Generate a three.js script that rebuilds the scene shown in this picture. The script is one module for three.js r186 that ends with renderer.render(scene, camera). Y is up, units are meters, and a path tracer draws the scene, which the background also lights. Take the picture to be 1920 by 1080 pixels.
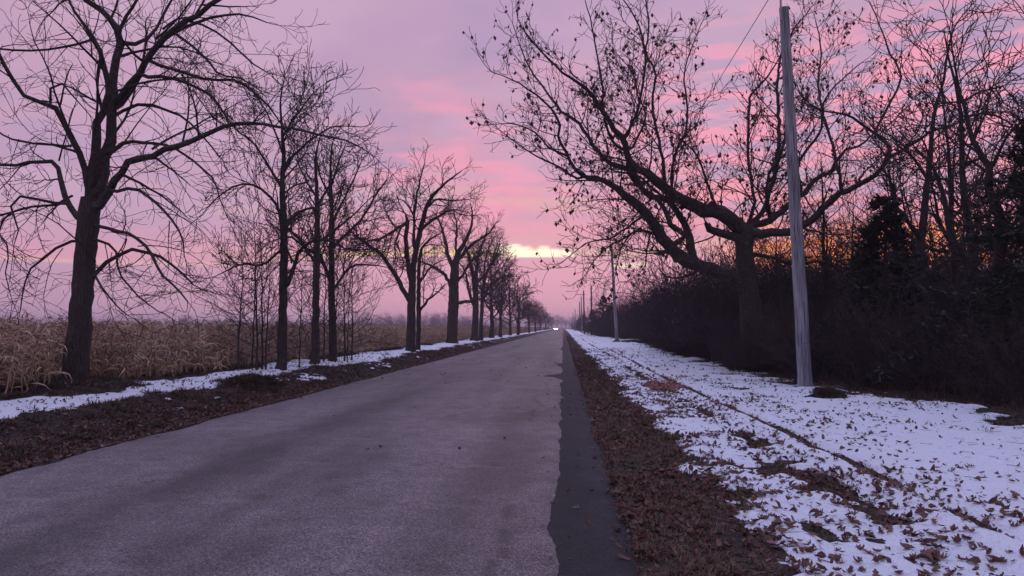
import * as THREE from 'three';
import { mergeGeometries } from 'three/addons/utils/BufferGeometryUtils.js';

// ---------------------------------------------------------------- camera, sky, sun, exposure
const scene = new THREE.Scene();
const camera = new THREE.PerspectiveCamera(2 * Math.atan(540 / 1480) * 180 / Math.PI, 16 / 9, 0.1, 9000);
camera.position.set(0, 1.6, 0);
camera.rotation.order = 'YXZ';
camera.rotation.set(Math.atan(74 / 1480), Math.atan(96 / 1480), 0);
const renderer = new THREE.WebGLRenderer({ antialias: true });
renderer.toneMapping = THREE.LinearToneMapping;
renderer.toneMappingExposure = 1.0;
renderer.shadowMap.enabled = true;

// seeded helpers
let seed = 7;
const reseed = (s) => { seed = (s * 2654435761) >>> 0; };
const rnd = () => { seed = (seed + 0x6d2b79f5) >>> 0; let t = seed; t = Math.imul(t ^ (t >>> 15), t | 1); t ^= t + Math.imul(t ^ (t >>> 7), t | 61); return ((t ^ (t >>> 14)) >>> 0) / 4294967296; };
const rr = (a, b) => a + (b - a) * rnd();
const clamp = (x, a = 0, b = 1) => Math.min(b, Math.max(a, x));
const ss = (a, b, x) => { const t = clamp((x - a) / (b - a)); return t * t * (3 - 2 * t); };
const mix = (a, b, t) => a + (b - a) * t;
const mix3 = (a, b, t) => [mix(a[0], b[0], t), mix(a[1], b[1], t), mix(a[2], b[2], t)];
const hash = (x, y, s) => { let h = Math.imul(x, 374761393) + Math.imul(y, 668265263) + Math.imul(s, 1274126177) | 0; h = Math.imul(h ^ (h >>> 13), 1274126177); return ((h ^ (h >>> 16)) >>> 0) / 4294967296; };
function noise(x, y, s = 0) {
  const xi = Math.floor(x), yi = Math.floor(y), fx = x - xi, fy = y - yi, u = fx * fx * (3 - 2 * fx), v = fy * fy * (3 - 2 * fy);
  const a = hash(xi, yi, s), b = hash(xi + 1, yi, s), c = hash(xi, yi + 1, s), d = hash(xi + 1, yi + 1, s);
  return a + (b - a) * u + (c - a) * v + (a - b - c + d) * u * v;
}
function fbm(x, y, oct = 4, s = 0) { let v = 0, a = 0.5, n = 0; for (let o = 0; o < oct; o++) { v += a * noise(x, y, s + o); n += a; a *= 0.5; const t = x * 1.6 - y * 1.2; y = x * 1.2 + y * 1.6 + 7.3; x = t + 3.1; } return v / n; }
const lin = (h) => { const c = new THREE.Color(h); return [c.r, c.g, c.b]; };

// the dusk sky: a pink cloud deck with a bright gap low over the road, lavender higher up
{
  const W = 4096, H = 2048, data = new Float32Array(W * H * 4);
  const D = 180 / Math.PI;
  const mauveC = lin('#efadc0'), mauveL = lin('#bd9bb6'), pink = lin('#e3a3b7'), lav = lin('#c9a3bf'), lavUp = lin('#c2a6c6'), zen = [0.50, 0.59, 1.02],
    hot = lin('#fba6be'), greyc = lin('#b59ac0'), yellow = [1.35, 1.2, 0.86], orange = [1.35, 0.40, 0.12], peach = lin('#eec0b4'), far = lin('#b8a6cc');
  for (let j = 0; j < H; j++) {
    const el = ((j + 0.5) / H - 0.5) * 180;
    if (el < -1) { for (let i = 0; i < W; i++) { const k = (j * W + i) * 4; data[k] = 0.2; data[k + 1] = 0.16; data[k + 2] = 0.2; data[k + 3] = 1; } continue; }
    const e = Math.max(el, 0), er = e / D, up = Math.sin(er), flat = Math.cos(er);
    for (let i = 0; i < W; i++) {
      let az = ((i + 0.5) / W - 0.25) * 360; if (az > 180) az -= 360;
      const ar = az / D, sx = Math.sin(ar), cz = Math.cos(ar);
      const facing = 0.5 + 0.5 * Math.cos(ar - 0.12);                 // 1 towards the glow, 0 behind
      const glow = Math.exp(-((az - 3) * (az - 3)) / 900);
      // clear bank under the clouds
      let c = mix3(mix3(far, mauveL, ss(0, 0.6, facing)), mauveC, glow);
      // deck
      const k = 1 / (up + 0.045), px = sx * flat * k, py = cz * flat * k;
      const n1 = fbm(px * 0.75 + 11, py * 1.0 + 3, 5, 20), n2 = fbm(px * 2.3 + 5, py * 2.1 + 9, 4, 40), n3 = fbm(px * 0.33, py * 0.4 + 2, 3, 60);
      let d = mix3(pink, lav, ss(6, 16, e + (n3 - 0.5) * 8 - 2 * glow + 7 * (1 - ss(-30, -5, az))));
      d = mix3(d, lavUp, ss(16, 32, e)); d = mix3(d, zen, ss(25, 52, e));
      d = mix3(d, mix3(far, lavUp, 0.5), (1 - ss(0.1, 0.55, facing)) * (1 - ss(30, 70, e)));
      const band = ss(5.5, 9, e) * (1 - ss(15, 22, e));
      const warm = ss(0.50, 0.66, n1 * 0.66 + n2 * 0.34) * band * (0.3 + 0.7 * ss(-22, -6, az)) * ss(0.35, 0.75, facing);
      const cool = ss(0.50, 0.68, fbm(px * 0.6 + 31, py * 0.7 + 17, 4, 80) * 0.8 + n2 * 0.2) * ss(7, 14, e) * (1 - ss(30, 60, e));
      d = mix3(d, greyc, cool * 0.75); d = mix3(d, hot, warm);
      const mot = fbm(px * 1.5 + n1 * 1.2 + 3, py * 1.3 + 21, 5, 230), fleck = fbm(px * 4.2 + 13, py * 3.4 + n2, 4, 240), motA = ss(6.5, 10, e) * (1 - ss(30, 50, e));
      d = mix3(d, mix3(lavUp, [0.66, 0.44, 0.6], 0.6), ss(0.5, 0.66, mot) * motA * 0.55); d = mix3(d, mix3(greyc, [0.43, 0.33, 0.5], 0.5), ss(0.5, 0.36, mot) * motA * 0.5);
      d = mix3(d, hot, ss(0.55, 0.72, fleck) * band * ss(-30, -8, az) * 0.6 * ss(0.4, 0.55, n1));
      // rows of small lit clouds on the right
      const rowsN = fbm(az * 0.38 + e * 0.25 + 3, e * 1.9 - az * 0.12, 4, 210) * 0.75 + 0.25 * fbm(az * 0.12 + 1, e * 0.7, 3, 215), rowsA = ss(2, 12, az) * (1 - ss(45, 80, az)) * ss(6, 8, e) * (1 - ss(16, 23, e));
      d = mix3(d, mix3(hot, [1.0, 0.36, 0.36], 0.35 * (1 - ss(8, 13, e))), ss(0.45, 0.6, rowsN) * rowsA * 0.95); d = mix3(d, greyc, ss(0.5, 0.38, rowsN) * rowsA * 0.35);
      // soft streaks low in the deck
      const st = fbm(az * 0.11 + 40, e * 1.5, 4, 90);
      d = mix3(d, peach, ss(0.55, 0.72, st) * (1 - ss(8, 12, e)) * glow * 0.55);
      const base = 5.05 + (fbm(az * 0.12, 3.3, 3, 100) - 0.5) * 0.35 - 0.9 * ss(-12, -26, az);
      c = mix3(c, d, ss(base - 0.10, base + 0.12, e));
      // the gap
      const w0 = Math.exp(-Math.pow((az + 1.9) / 2.7, 4)), wl = ss(-21, -12, az) * (1 - ss(-5, -3, az)), wr = ss(9, 17, az) * (1 - ss(34, 44, az));
      const r1 = fbm(az * 0.35 + 7, e * 2.2, 4, 120), r2 = fbm(az * 0.9, e * 5, 3, 140);
      const halo = Math.exp(-Math.pow((az + 1.5) / 5, 2)) * Math.exp(-Math.max(0, e - base) / 1.3) * ss(base - 0.05, base + 0.15, e); c = mix3(c, [1.05, 0.66, 0.55], clamp(halo * (0.25 + 0.6 * r1)));
      const fil = fbm(az * 0.5 + 17, e * 7, 4, 250), rag = (fbm(az * 0.8 + 5, 2.2, 4, 255) - 0.5);
      const g0 = w0 * ss(base + 0.02, base + 0.12, e + (r2 - 0.5) * 0.08) * (1 - ss(base + 0.62, base + 1.0, e + (r1 - 0.5) * 0.7 + rag * 0.9 + Math.max(0, az + 1.6) * 0.2)) * (0.55 + 0.45 * ss(0.3, 0.5, fil + 0.25 * (1 - ss(0, 0.7, e - base))));
      c = mix3(c, yellow, clamp(g0 * 1.15));
      const g1 = wl * ss(base - 0.05, base + 0.1, e) * (1 - ss(base + 0.2, base + 0.75, e + (r1 - 0.5) * 0.7)) * ss(0.3, 0.6, r2 * 0.5 + r1 * 0.5);
      c = mix3(c, mix3(peach, [1.25, 0.85, 0.42], 0.75), clamp(g1 * 1.3));
      const g2 = ss(1, 3, az) * (1 - ss(9, 13, az)) * Math.exp(-Math.pow((e - 4.45) / 0.14, 2)) * ss(0.42, 0.6, fbm(az * 0.7 + 3, e, 3, 160));
      c = mix3(c, mix3(peach, yellow, 0.5), clamp(g2));
      const g4 = Math.exp(-Math.pow((e - 4.25 - (fbm(az * 0.2, 9, 2, 180) - 0.5) * 0.3) / 0.11, 2)) * (1 - ss(-24, -18, az)) * ss(-60, -45, az);
      c = mix3(c, peach, clamp(g4 * 0.7));
      const g3 = wr * ss(3.6, 4.3, e) * (1 - ss(5.2, 7.6, e + (r1 - 0.5) * 2.4)) * (0.45 + 0.55 * ss(0.35, 0.6, r2 * 0.4 + fbm(az * 0.2, e * 1.8, 3, 190) * 0.6));
      c = mix3(c, orange, clamp(g3 * 1.25));
      const q = (j * W + i) * 4; data[q] = c[0]; data[q + 1] = c[1]; data[q + 2] = c[2]; data[q + 3] = 1;
    }
  }
  const sky = new THREE.DataTexture(data, W, H, THREE.RGBAFormat, THREE.FloatType);
  sky.mapping = THREE.EquirectangularReflectionMapping; sky.magFilter = THREE.LinearFilter; sky.needsUpdate = true;
  scene.background = sky; scene.environment = sky;
}
// the sun is down behind the low cloud gap: only a faint, very soft glow from there
const sun = new THREE.DirectionalLight(new THREE.Color(1.0, 0.68, 0.52), 0.1);
sun.position.set(-1, 11, -120); sun.target.position.set(0, 0, -6); sun.castShadow = true; sun.shadow.radius = 40;
sun.shadow.mapSize.set(2048, 2048); Object.assign(sun.shadow.camera, { left: -60, right: 60, top: 40, bottom: -10, near: 1, far: 400 });
scene.add(sun, sun.target);
scene.fog = new THREE.FogExp2(new THREE.Color(0.95, 0.84, 0.93), 0.0006);
const TRACED = {
  walnut: { base: [-10.53, 0.45, -16.47], limbs: [
    [[-0.02,-0.09,0.0,0.289],[-0.0,0.09,0.0,0.25],[0.04,0.62,0.0,0.228],[0.09,1.31,0.0,0.206],[0.13,2.01,0.0,0.195],[0.16,2.7,0.0,0.189],[0.2,3.4,0.0,0.2],[0.26,3.96,0.0,0.189]],
    [[0.26,3.95,0.0,0.113],[0.3,4.52,0.08,0.099],[0.49,5.36,0.21,0.081],[0.64,5.79,0.27,0.072],[0.78,6.22,0.34,0.064],[0.72,6.7,0.41,0.051],[0.65,7.04,0.46,0.042],[0.49,7.38,0.52,0.034],[0.2,7.77,0.59,0.025],[0.04,8.11,0.65,0.021],[-0.07,8.49,0.71,0.017]],
    [[0.26,3.96,0.0,0.121],[0.39,4.09,-0.02,0.121],[0.47,4.78,-0.08,0.109],[0.55,5.54,-0.15,0.1],[0.58,6.11,-0.21,0.092],[0.56,6.49,-0.24,0.088],[0.57,7.07,-0.3,0.075],[0.59,7.56,-0.34,0.071],[0.48,7.96,-0.38,0.062],[0.13,8.32,-0.42,0.058],[-0.25,8.58,-0.46,0.053],[-0.63,9.0,-0.5,0.045],[-0.93,9.62,-0.56,0.031]],
    [[0.58,6.11,-0.21,0.07],[0.63,6.1,-0.19,0.07],[1.01,6.43,-0.06,0.078],[1.42,6.83,0.1,0.065],[1.77,7.23,0.25,0.06],[2.3,7.51,0.41,0.055],[2.88,7.79,0.59,0.05],[3.34,7.99,0.72,0.046],[3.84,8.18,0.87,0.033],[4.33,8.28,1.0,0.02]],
    [[0.57,5.98,-0.2,0.053],[0.64,5.97,-0.22,0.053],[0.91,6.7,-0.48,0.053],[1.11,7.34,-0.7,0.05],[1.39,7.87,-0.89,0.046],[1.79,8.14,-1.07,0.037],[2.37,8.47,-1.31,0.028],[2.98,8.6,-1.54,0.019],[3.46,8.46,-1.73,0.012]],
    [[0.24,3.79,0.0,0.095],[0.45,3.75,0.07,0.095],[0.78,4.08,0.25,0.081],[1.17,4.44,0.46,0.067],[1.58,4.66,0.63,0.062],[2.4,4.78,0.93,0.055],[3.09,4.94,1.19,0.046],[3.86,5.11,1.48,0.037],[4.69,5.08,1.78,0.029],[5.4,4.9,2.05,0.023],[6.08,4.71,2.31,0.019],[6.74,4.48,2.57,0.013],[7.13,4.23,2.74,0.007]],
    [[0.81,4.1,0.27,0.034],[0.91,4.05,0.31,0.034],[1.6,4.04,0.56,0.031],[2.08,3.76,0.77,0.027],[2.62,3.33,1.03,0.022],[2.95,2.93,1.24,0.016],[3.08,2.58,1.4,0.01]],
    [[0.56,5.78,-0.18,0.035],[0.6,5.78,-0.18,0.035],[0.9,6.03,-0.26,0.033],[1.24,6.13,-0.34,0.031],[1.67,6.01,-0.43,0.027],[2.11,5.8,-0.53,0.022],[2.45,5.44,-0.63,0.018],[2.79,4.99,-0.74,0.014]],
    [[0.49,4.99,-0.1,0.048],[0.62,4.96,-0.06,0.048],[1.0,5.14,0.11,0.043],[1.64,5.08,0.35,0.03],[2.38,4.91,0.63,0.025],[3.07,4.49,0.93,0.02],[3.58,4.05,1.19,0.016],[3.75,3.69,1.35,0.01]],
    [[1.28,6.7,0.05,0.039],[1.41,6.61,0.07,0.039],[1.97,6.57,0.17,0.034],[2.48,6.39,0.26,0.03],[2.99,6.13,0.35,0.025],[3.4,5.69,0.45,0.021],[3.57,5.32,0.52,0.015]],
    [[1.08,7.25,-0.66,0.036],[1.17,7.2,-0.7,0.036],[1.8,7.01,-0.91,0.032],[2.31,6.89,-1.08,0.03],[2.92,6.91,-1.27,0.028],[3.31,6.65,-1.43,0.024],[3.65,6.3,-1.59,0.019],[3.9,5.89,-1.74,0.012]],
    [[2.22,7.47,0.39,0.03],[2.26,7.43,0.4,0.03],[2.76,7.08,0.59,0.025],[3.16,6.7,0.75,0.023],[3.5,6.34,0.9,0.02],[4.06,6.19,1.09,0.016],[4.52,5.87,1.26,0.01]],
    [[0.26,3.96,0.0,0.065],[0.23,4.29,0.12,0.064],[0.19,4.75,0.29,0.062],[0.11,5.25,0.48,0.055],[-0.07,5.61,0.64,0.05],[-0.19,5.83,0.74,0.048],[-0.55,5.91,0.89,0.037],[-0.74,6.09,1.0,0.037],[-0.87,6.44,1.15,0.034],[-0.98,6.71,1.26,0.032],[-1.14,7.05,1.41,0.028],[-1.39,7.3,1.56,0.02]],
    [[-0.21,5.85,0.75,0.025],[-0.2,6.14,0.8,0.025],[0.03,6.26,0.85,0.021],[0.27,6.06,0.9,0.016],[0.53,5.82,0.96,0.012],[0.78,5.56,1.01,0.008]],
    [[0.21,3.48,0.0,0.065],[0.12,3.5,-0.02,0.065],[-0.22,3.65,-0.11,0.061],[-0.52,4.14,-0.25,0.057],[-0.88,4.83,-0.44,0.044],[-1.44,4.89,-0.57,0.036],[-2.09,4.88,-0.72,0.032],[-2.81,4.9,-0.88,0.027],[-3.55,4.75,-1.05,0.018]],
    [[-0.36,3.88,-0.18,0.031],[-0.44,3.84,-0.15,0.031],[-0.87,3.96,0.0,0.028],[-1.33,3.98,0.16,0.024],[-1.4,3.7,0.24,0.021],[-1.11,3.32,0.36,0.015],[-1.11,2.91,0.48,0.008]],
    [[-0.4,3.94,-0.19,0.026],[-0.59,3.88,-0.23,0.026],[-1.46,3.84,-0.37,0.024],[-2.17,3.68,-0.49,0.022],[-2.85,3.46,-0.6,0.018],[-3.31,3.14,-0.7,0.011]],
    [[0.14,5.05,0.4,0.025],[0.05,5.03,0.37,0.025],[-0.53,5.1,0.2,0.024],[-1.12,5.2,0.03,0.022],[-1.67,5.33,-0.13,0.02],[-2.06,5.51,-0.24,0.018],[-2.73,5.96,-0.47,0.013]],
    [[0.53,7.3,0.51,0.025],[0.12,7.07,0.72,0.023],[-0.32,6.94,0.93,0.02],[-0.79,6.86,1.16,0.02],[-1.18,6.85,1.36,0.016],[-1.55,6.66,1.55,0.012]],
    [[0.58,7.56,-0.34,0.04],[0.74,7.94,-0.22,0.035],[1.04,8.26,-0.09,0.03],[1.34,8.57,0.03,0.026],[1.54,8.92,0.15,0.017]],
    [[0.61,7.54,-0.34,0.049],[0.87,7.52,-0.42,0.044],[1.11,7.61,-0.51,0.036],[1.39,8.2,-0.69,0.029],[1.55,8.69,-0.83,0.025],[1.72,9.19,-0.97,0.018]],
    [[2.57,7.66,0.5,0.025],[2.98,7.55,0.41,0.021],[3.4,7.26,0.3,0.019],[3.81,6.88,0.19,0.017],[4.19,6.63,0.1,0.011]],
    [[0.2,3.39,0.0,0.036],[0.3,3.38,0.04,0.036],[0.8,3.27,0.22,0.033],[1.43,3.13,0.45,0.03],[1.95,2.76,0.69,0.03],[2.36,2.28,0.95,0.024],[2.85,1.92,1.19,0.019],[3.13,1.66,1.34,0.012]],
    [[0.14,2.2,0.0,0.046],[0.26,2.2,0.01,0.046],[0.73,2.56,0.07,0.041],[1.14,2.79,0.11,0.036],[1.66,2.76,0.15,0.031],[2.24,2.47,0.21,0.025],[2.73,2.04,0.27,0.015]],
    [[0.19,3.09,0.0,0.031],[0.27,3.08,0.02,0.031],[0.9,2.87,0.18,0.023],[1.1,2.38,0.32,0.02],[1.67,1.8,0.52,0.015],[2.18,1.48,0.67,0.01]],
    [[0.15,2.32,0.0,0.026],[0.39,2.3,0.04,0.026],[0.74,1.87,0.14,0.018],[1.28,1.41,0.26,0.01]],
    [[0.18,3.05,0.0,0.031],[0.08,3.06,0.03,0.031],[-0.29,2.94,0.13,0.028],[-0.6,2.66,0.24,0.025],[-0.81,2.45,0.32,0.02],[-0.89,2.07,0.42,0.015],[-0.88,1.49,0.56,0.01]],
    [[-1.83,3.75,-0.43,0.022],[-1.84,3.78,-0.43,0.022],[-2.09,3.37,-0.33,0.02],[-1.76,2.89,-0.23,0.015],[-1.71,2.29,-0.11,0.011],[-1.47,1.73,-0.01,0.006]],
  ] },
  oak: { base: [6.87, 0.1, -29.11], limbs: [
    [[0.04,-0.11,0.0,0.59],[-0.02,0.15,0.0,0.492],[-0.04,1.0,0.0,0.433],[-0.08,2.16,0.0,0.393],[-0.22,3.32,0.0,0.334],[-0.26,4.29,0.0,0.315],[-0.27,4.88,0.0,0.354]],
    [[-0.15,2.79,0.0,0.269],[-0.19,2.78,0.01,0.269],[-0.67,3.2,0.17,0.285],[-1.4,3.54,0.37,0.255],[-2.19,3.74,0.57,0.239],[-2.83,4.07,0.75,0.217],[-3.26,4.58,0.92,0.208],[-3.62,5.05,1.07,0.19],[-4.0,5.58,1.24,0.172],[-4.49,5.94,1.39,0.164],[-4.69,6.1,1.45,0.131],[-5.28,6.48,1.63,0.101],[-5.86,6.68,1.78,0.079],[-6.36,6.87,1.92,0.064],[-6.72,7.49,2.1,0.057],[-7.0,8.03,2.26,0.049],[-6.97,8.51,2.39,0.046],[-7.28,8.97,2.53,0.038],[-7.91,9.49,2.74,0.031],[-8.6,9.87,2.95,0.021],[-9.22,10.05,3.11,0.014]],
    [[-2.28,3.78,0.59,0.158],[-2.22,3.88,0.56,0.158],[-2.32,4.53,0.37,0.159],[-2.42,5.19,0.17,0.136],[-2.74,5.72,-0.01,0.115],[-3.0,6.18,-0.17,0.108],[-3.77,6.52,-0.43,0.109],[-4.21,7.36,-0.7,0.094],[-4.97,7.74,-0.95,0.079],[-5.58,8.37,-1.2,0.072],[-6.21,9.44,-1.55,0.064],[-6.86,10.01,-1.79,0.057],[-7.52,10.95,-2.1,0.041],[-8.11,11.82,-2.38,0.033],[-8.54,12.87,-2.68,0.025],[-8.91,14.04,-3.0,0.017]],
    [[-3.07,4.36,0.85,0.105],[-2.54,4.78,0.92,0.104],[-2.96,5.06,0.97,0.097],[-3.23,5.37,1.01,0.09],[-3.37,5.85,1.06,0.083],[-4.52,6.84,1.21,0.066],[-4.56,7.64,1.29,0.058],[-5.11,8.0,1.36,0.051],[-5.4,8.8,1.44,0.044],[-5.47,9.95,1.56,0.036],[-5.69,11.25,1.69,0.029],[-5.9,12.39,1.81,0.022],[-6.08,12.97,1.87,0.014]],
    [[-0.27,4.87,0.0,0.287],[-0.2,4.87,0.02,0.287],[-0.69,5.34,0.23,0.285],[-1.39,5.64,0.45,0.275],[-2.12,5.75,0.67,0.245],[-2.66,6.08,0.86,0.209],[-3.2,6.41,1.05,0.177],[-3.95,6.89,1.32,0.146],[-4.55,7.36,1.55,0.123],[-4.78,8.11,1.8,0.1],[-5.29,8.57,2.01,0.085],[-5.72,9.17,2.25,0.071],[-6.15,9.69,2.46,0.056],[-6.85,10.12,2.71,0.042],[-7.55,10.75,3.01,0.031],[-8.09,11.31,3.26,0.02],[-8.36,11.74,3.42,0.014]],
    [[-0.27,4.77,0.0,0.179],[-0.51,4.75,0.13,0.179],[-1.05,4.83,0.44,0.148],[-1.44,4.94,0.66,0.14],[-1.71,5.06,0.83,0.118],[-1.83,5.17,0.93,0.069]],
    [[-3.32,6.49,1.09,0.066],[-3.28,6.55,1.11,0.066],[-3.36,7.33,1.27,0.059],[-3.6,8.46,1.51,0.051],[-3.76,9.43,1.72,0.043],[-3.63,10.32,1.9,0.036],[-3.99,10.93,2.05,0.032],[-3.9,11.81,2.24,0.028],[-4.02,12.68,2.42,0.021]],
    [[-3.01,6.29,0.98,0.052],[-2.97,6.35,0.97,0.052],[-3.03,6.81,0.88,0.052],[-2.77,7.9,0.67,0.049],[-2.44,8.53,0.53,0.045],[-2.32,9.66,0.32,0.038],[-2.4,10.64,0.14,0.03],[-2.17,11.63,-0.05,0.023],[-1.74,12.72,-0.26,0.015]],
    [[-4.75,8.03,1.77,0.057],[-4.7,8.04,1.79,0.057],[-4.37,8.77,2.05,0.05],[-4.17,9.62,2.33,0.042],[-4.1,10.77,2.72,0.035],[-4.43,11.78,3.06,0.027],[-4.86,12.34,3.28,0.02],[-5.14,12.83,3.47,0.013]],
    [[-4.64,7.66,1.65,0.051],[-4.48,7.72,1.59,0.051],[-4.16,8.36,1.33,0.044],[-3.91,9.02,1.08,0.037],[-4.17,9.87,0.76,0.03],[-4.28,10.73,0.46,0.023],[-4.85,11.65,0.07,0.015]],
    [[-0.27,4.88,0.0,0.076],[-0.15,5.27,-0.04,0.077],[0.11,6.04,-0.12,0.061],[0.01,7.45,-0.26,0.054],[0.05,9.04,-0.41,0.05],[0.15,10.15,-0.52,0.047],[0.43,10.49,-0.56,0.039],[0.91,11.05,-0.64,0.031],[1.25,11.62,-0.7,0.023],[1.58,12.27,-0.77,0.016]],
    [[-0.27,4.88,0.0,0.069],[-0.89,5.31,0.3,0.068],[-1.38,5.8,0.58,0.052],[-1.72,6.5,0.9,0.044],[-2.19,7.51,1.37,0.036],[-2.61,7.9,1.61,0.022],[-3.07,8.22,1.84,0.014]],
    [[-0.27,4.88,0.0,0.227],[-0.24,4.96,0.02,0.227],[0.58,4.88,0.2,0.16],[1.35,5.01,0.37,0.15],[2.03,5.43,0.54,0.13],[2.77,6.15,0.77,0.111],[3.5,6.49,0.96,0.092],[4.06,6.9,1.11,0.073],[4.37,7.5,1.26,0.068],[4.3,7.88,1.34,0.059],[3.78,8.22,1.46,0.049],[2.95,8.76,1.66,0.04],[1.94,8.9,1.86,0.027],[1.3,9.32,2.02,0.018]],
    [[4.25,7.29,1.21,0.064],[5.03,7.74,1.54,0.054],[5.6,8.15,1.8,0.044],[6.32,8.33,2.08,0.031],[6.87,8.69,2.32,0.017]],
    [[3.83,8.18,1.45,0.049],[4.57,9.35,1.08,0.041],[5.07,10.44,0.76,0.037],[4.84,11.27,0.52,0.033],[4.63,12.43,0.19,0.024],[4.4,13.41,-0.09,0.019]],
    [[-0.27,4.88,0.0,0.189],[-0.17,5.11,-0.1,0.19],[0.45,5.33,-0.34,0.134],[1.19,5.75,-0.65,0.126],[1.96,6.37,-1.0,0.108],[2.63,6.96,-1.32,0.089],[3.43,7.56,-1.67,0.065],[4.04,8.33,-2.02,0.051],[4.84,8.69,-2.33,0.041],[5.69,9.38,-2.7,0.021]],
    [[2.12,6.53,-1.09,0.069],[2.07,7.7,-1.31,0.059],[3.05,9.05,-1.63,0.05],[3.24,10.21,-1.85,0.04],[3.8,10.96,-2.02,0.03],[4.79,11.84,-2.26,0.02]],
    [[2.93,6.25,0.82,0.064],[2.93,7.74,0.26,0.056],[2.74,9.31,-0.33,0.048],[2.73,10.61,-0.8,0.039],[3.01,12.05,-1.31,0.03],[2.99,13.44,-1.79,0.02]],
    [[-0.27,4.88,0.0,0.133],[-0.05,5.22,-0.18,0.133],[0.51,5.84,-0.55,0.087],[1.19,7.31,-1.27,0.079],[1.6,9.31,-2.16,0.071],[1.79,11.08,-2.93,0.063],[2.08,12.55,-3.56,0.043],[2.81,13.96,-4.2,0.033],[3.76,15.18,-4.82,0.022]],
    [[0.76,5.53,-0.47,0.067],[0.58,6.89,-0.04,0.057],[0.97,7.76,0.28,0.047],[1.17,8.8,0.63,0.037],[1.46,9.55,0.9,0.018]],
    [[-3.49,4.88,1.02,0.06],[-3.59,4.82,1.05,0.06],[-4.26,4.93,1.25,0.046],[-4.67,4.68,1.39,0.04],[-5.21,4.34,1.58,0.026],[-5.87,3.73,1.84,0.019],[-6.1,3.3,1.99,0.013]],
    [[-3.93,5.5,1.21,0.046],[-4.62,4.99,1.61,0.039],[-5.23,4.56,1.97,0.029],[-6.01,4.39,2.36,0.022],[-6.78,3.78,2.83,0.012]],
    [[-3.79,4.84,1.11,0.033],[-3.94,4.17,1.25,0.027],[-4.03,3.43,1.39,0.013]],
    [[-4.53,4.75,1.35,0.033],[-4.86,4.24,1.22,0.027],[-4.95,3.78,1.13,0.02],[-5.05,3.19,1.01,0.01]],
    [[-2.94,4.14,0.78,0.105],[-3.16,4.2,0.91,0.083],[-3.42,4.12,1.07,0.076],[-3.57,4.24,1.18,0.048],[-3.64,4.34,1.26,0.021]],
    [[-1.92,3.67,0.5,0.049],[-1.95,3.6,0.53,0.049],[-2.39,3.38,0.72,0.045],[-2.83,3.25,0.89,0.038],[-3.26,3.29,1.06,0.031],[-3.47,3.49,1.18,0.021],[-3.65,3.69,1.29,0.014]],
    [[-2.01,3.57,0.55,0.032],[-1.9,3.31,0.64,0.032],[-2.02,2.96,0.75,0.031],[-2.21,2.71,0.84,0.028],[-2.37,2.4,0.94,0.021],[-2.48,2.19,1.01,0.014]],
    [[-2.49,5.98,0.8,0.06],[-2.55,5.88,0.83,0.059],[-3.5,6.25,1.14,0.051],[-4.1,6.73,1.37,0.036],[-4.77,6.99,1.59,0.029],[-5.43,7.39,1.82,0.022],[-6.0,7.64,2.01,0.014]],
    [[-0.25,4.15,0.0,0.076],[-0.0,4.17,-0.07,0.076],[0.79,4.09,-0.3,0.067],[1.59,3.82,-0.55,0.058],[2.82,3.94,-0.9,0.049],[3.65,3.57,-1.16,0.03],[4.28,3.68,-1.34,0.02]],
    [[-5.13,6.41,1.59,0.058],[-5.71,6.76,1.73,0.05],[-6.43,6.67,1.87,0.043],[-7.08,7.08,2.03,0.036],[-7.72,7.35,2.17,0.028],[-8.35,7.75,2.32,0.021],[-8.92,8.16,2.46,0.014]],
    [[-6.63,7.33,2.06,0.05],[-6.58,7.36,2.05,0.05],[-7.29,7.67,1.97,0.036],[-7.8,8.28,1.9,0.029],[-8.53,8.61,1.82,0.022],[-9.34,8.64,1.74,0.011]],
  ] },
  ashA: { base: [-8.82, 0.3, -24.27], limbs: [
    [[-0.02,-0.1,0.0,0.226],[0.02,0.11,0.0,0.169],[0.04,1.45,0.0,0.136],[0.04,3.18,0.0,0.122],[0.02,4.54,0.0,0.113],[-0.03,5.81,0.0,0.085],[-0.0,6.78,0.0,0.061],[-0.08,7.67,0.0,0.042],[-0.14,8.56,0.0,0.028],[-0.0,9.35,0.0,0.014]],
    [[0.04,2.51,0.0,0.075],[0.08,2.51,0.02,0.075],[0.48,3.06,0.27,0.065],[0.76,3.71,0.54,0.055],[1.62,3.95,0.86,0.041],[2.46,3.63,1.17,0.027],[3.27,3.6,1.45,0.013]],
    [[0.02,4.44,0.0,0.085],[0.07,4.44,-0.01,0.085],[0.18,4.7,-0.1,0.076],[0.48,5.01,-0.23,0.048],[0.93,5.12,-0.37,0.029],[1.46,5.49,-0.57,0.014]],
    [[-0.01,4.54,0.0,0.056],[-0.2,5.28,0.24,0.047],[-0.84,5.73,0.49,0.037],[-1.44,5.6,0.69,0.027],[-1.99,5.0,0.94,0.018]],
    [[-0.03,5.71,0.0,0.056],[-0.4,6.27,0.14,0.042],[-0.84,7.02,0.31,0.033],[-1.37,7.48,0.46,0.023],[-1.81,8.12,0.62,0.014]],
    [[-0.01,6.2,0.0,0.052],[0.35,6.93,-0.24,0.043],[0.87,7.47,-0.46,0.034],[1.41,7.81,-0.65,0.024],[2.25,7.86,-0.91,0.015]],
    [[-0.05,7.37,0.0,0.038],[0.47,8.01,0.16,0.028],[1.01,8.64,0.32,0.019],[1.42,8.89,0.41,0.009]],
    [[0.03,3.76,0.0,0.047],[-0.03,3.76,0.03,0.047],[-0.48,3.26,0.31,0.037],[-1.14,3.24,0.61,0.028],[-1.76,2.84,0.94,0.014]],
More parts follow.
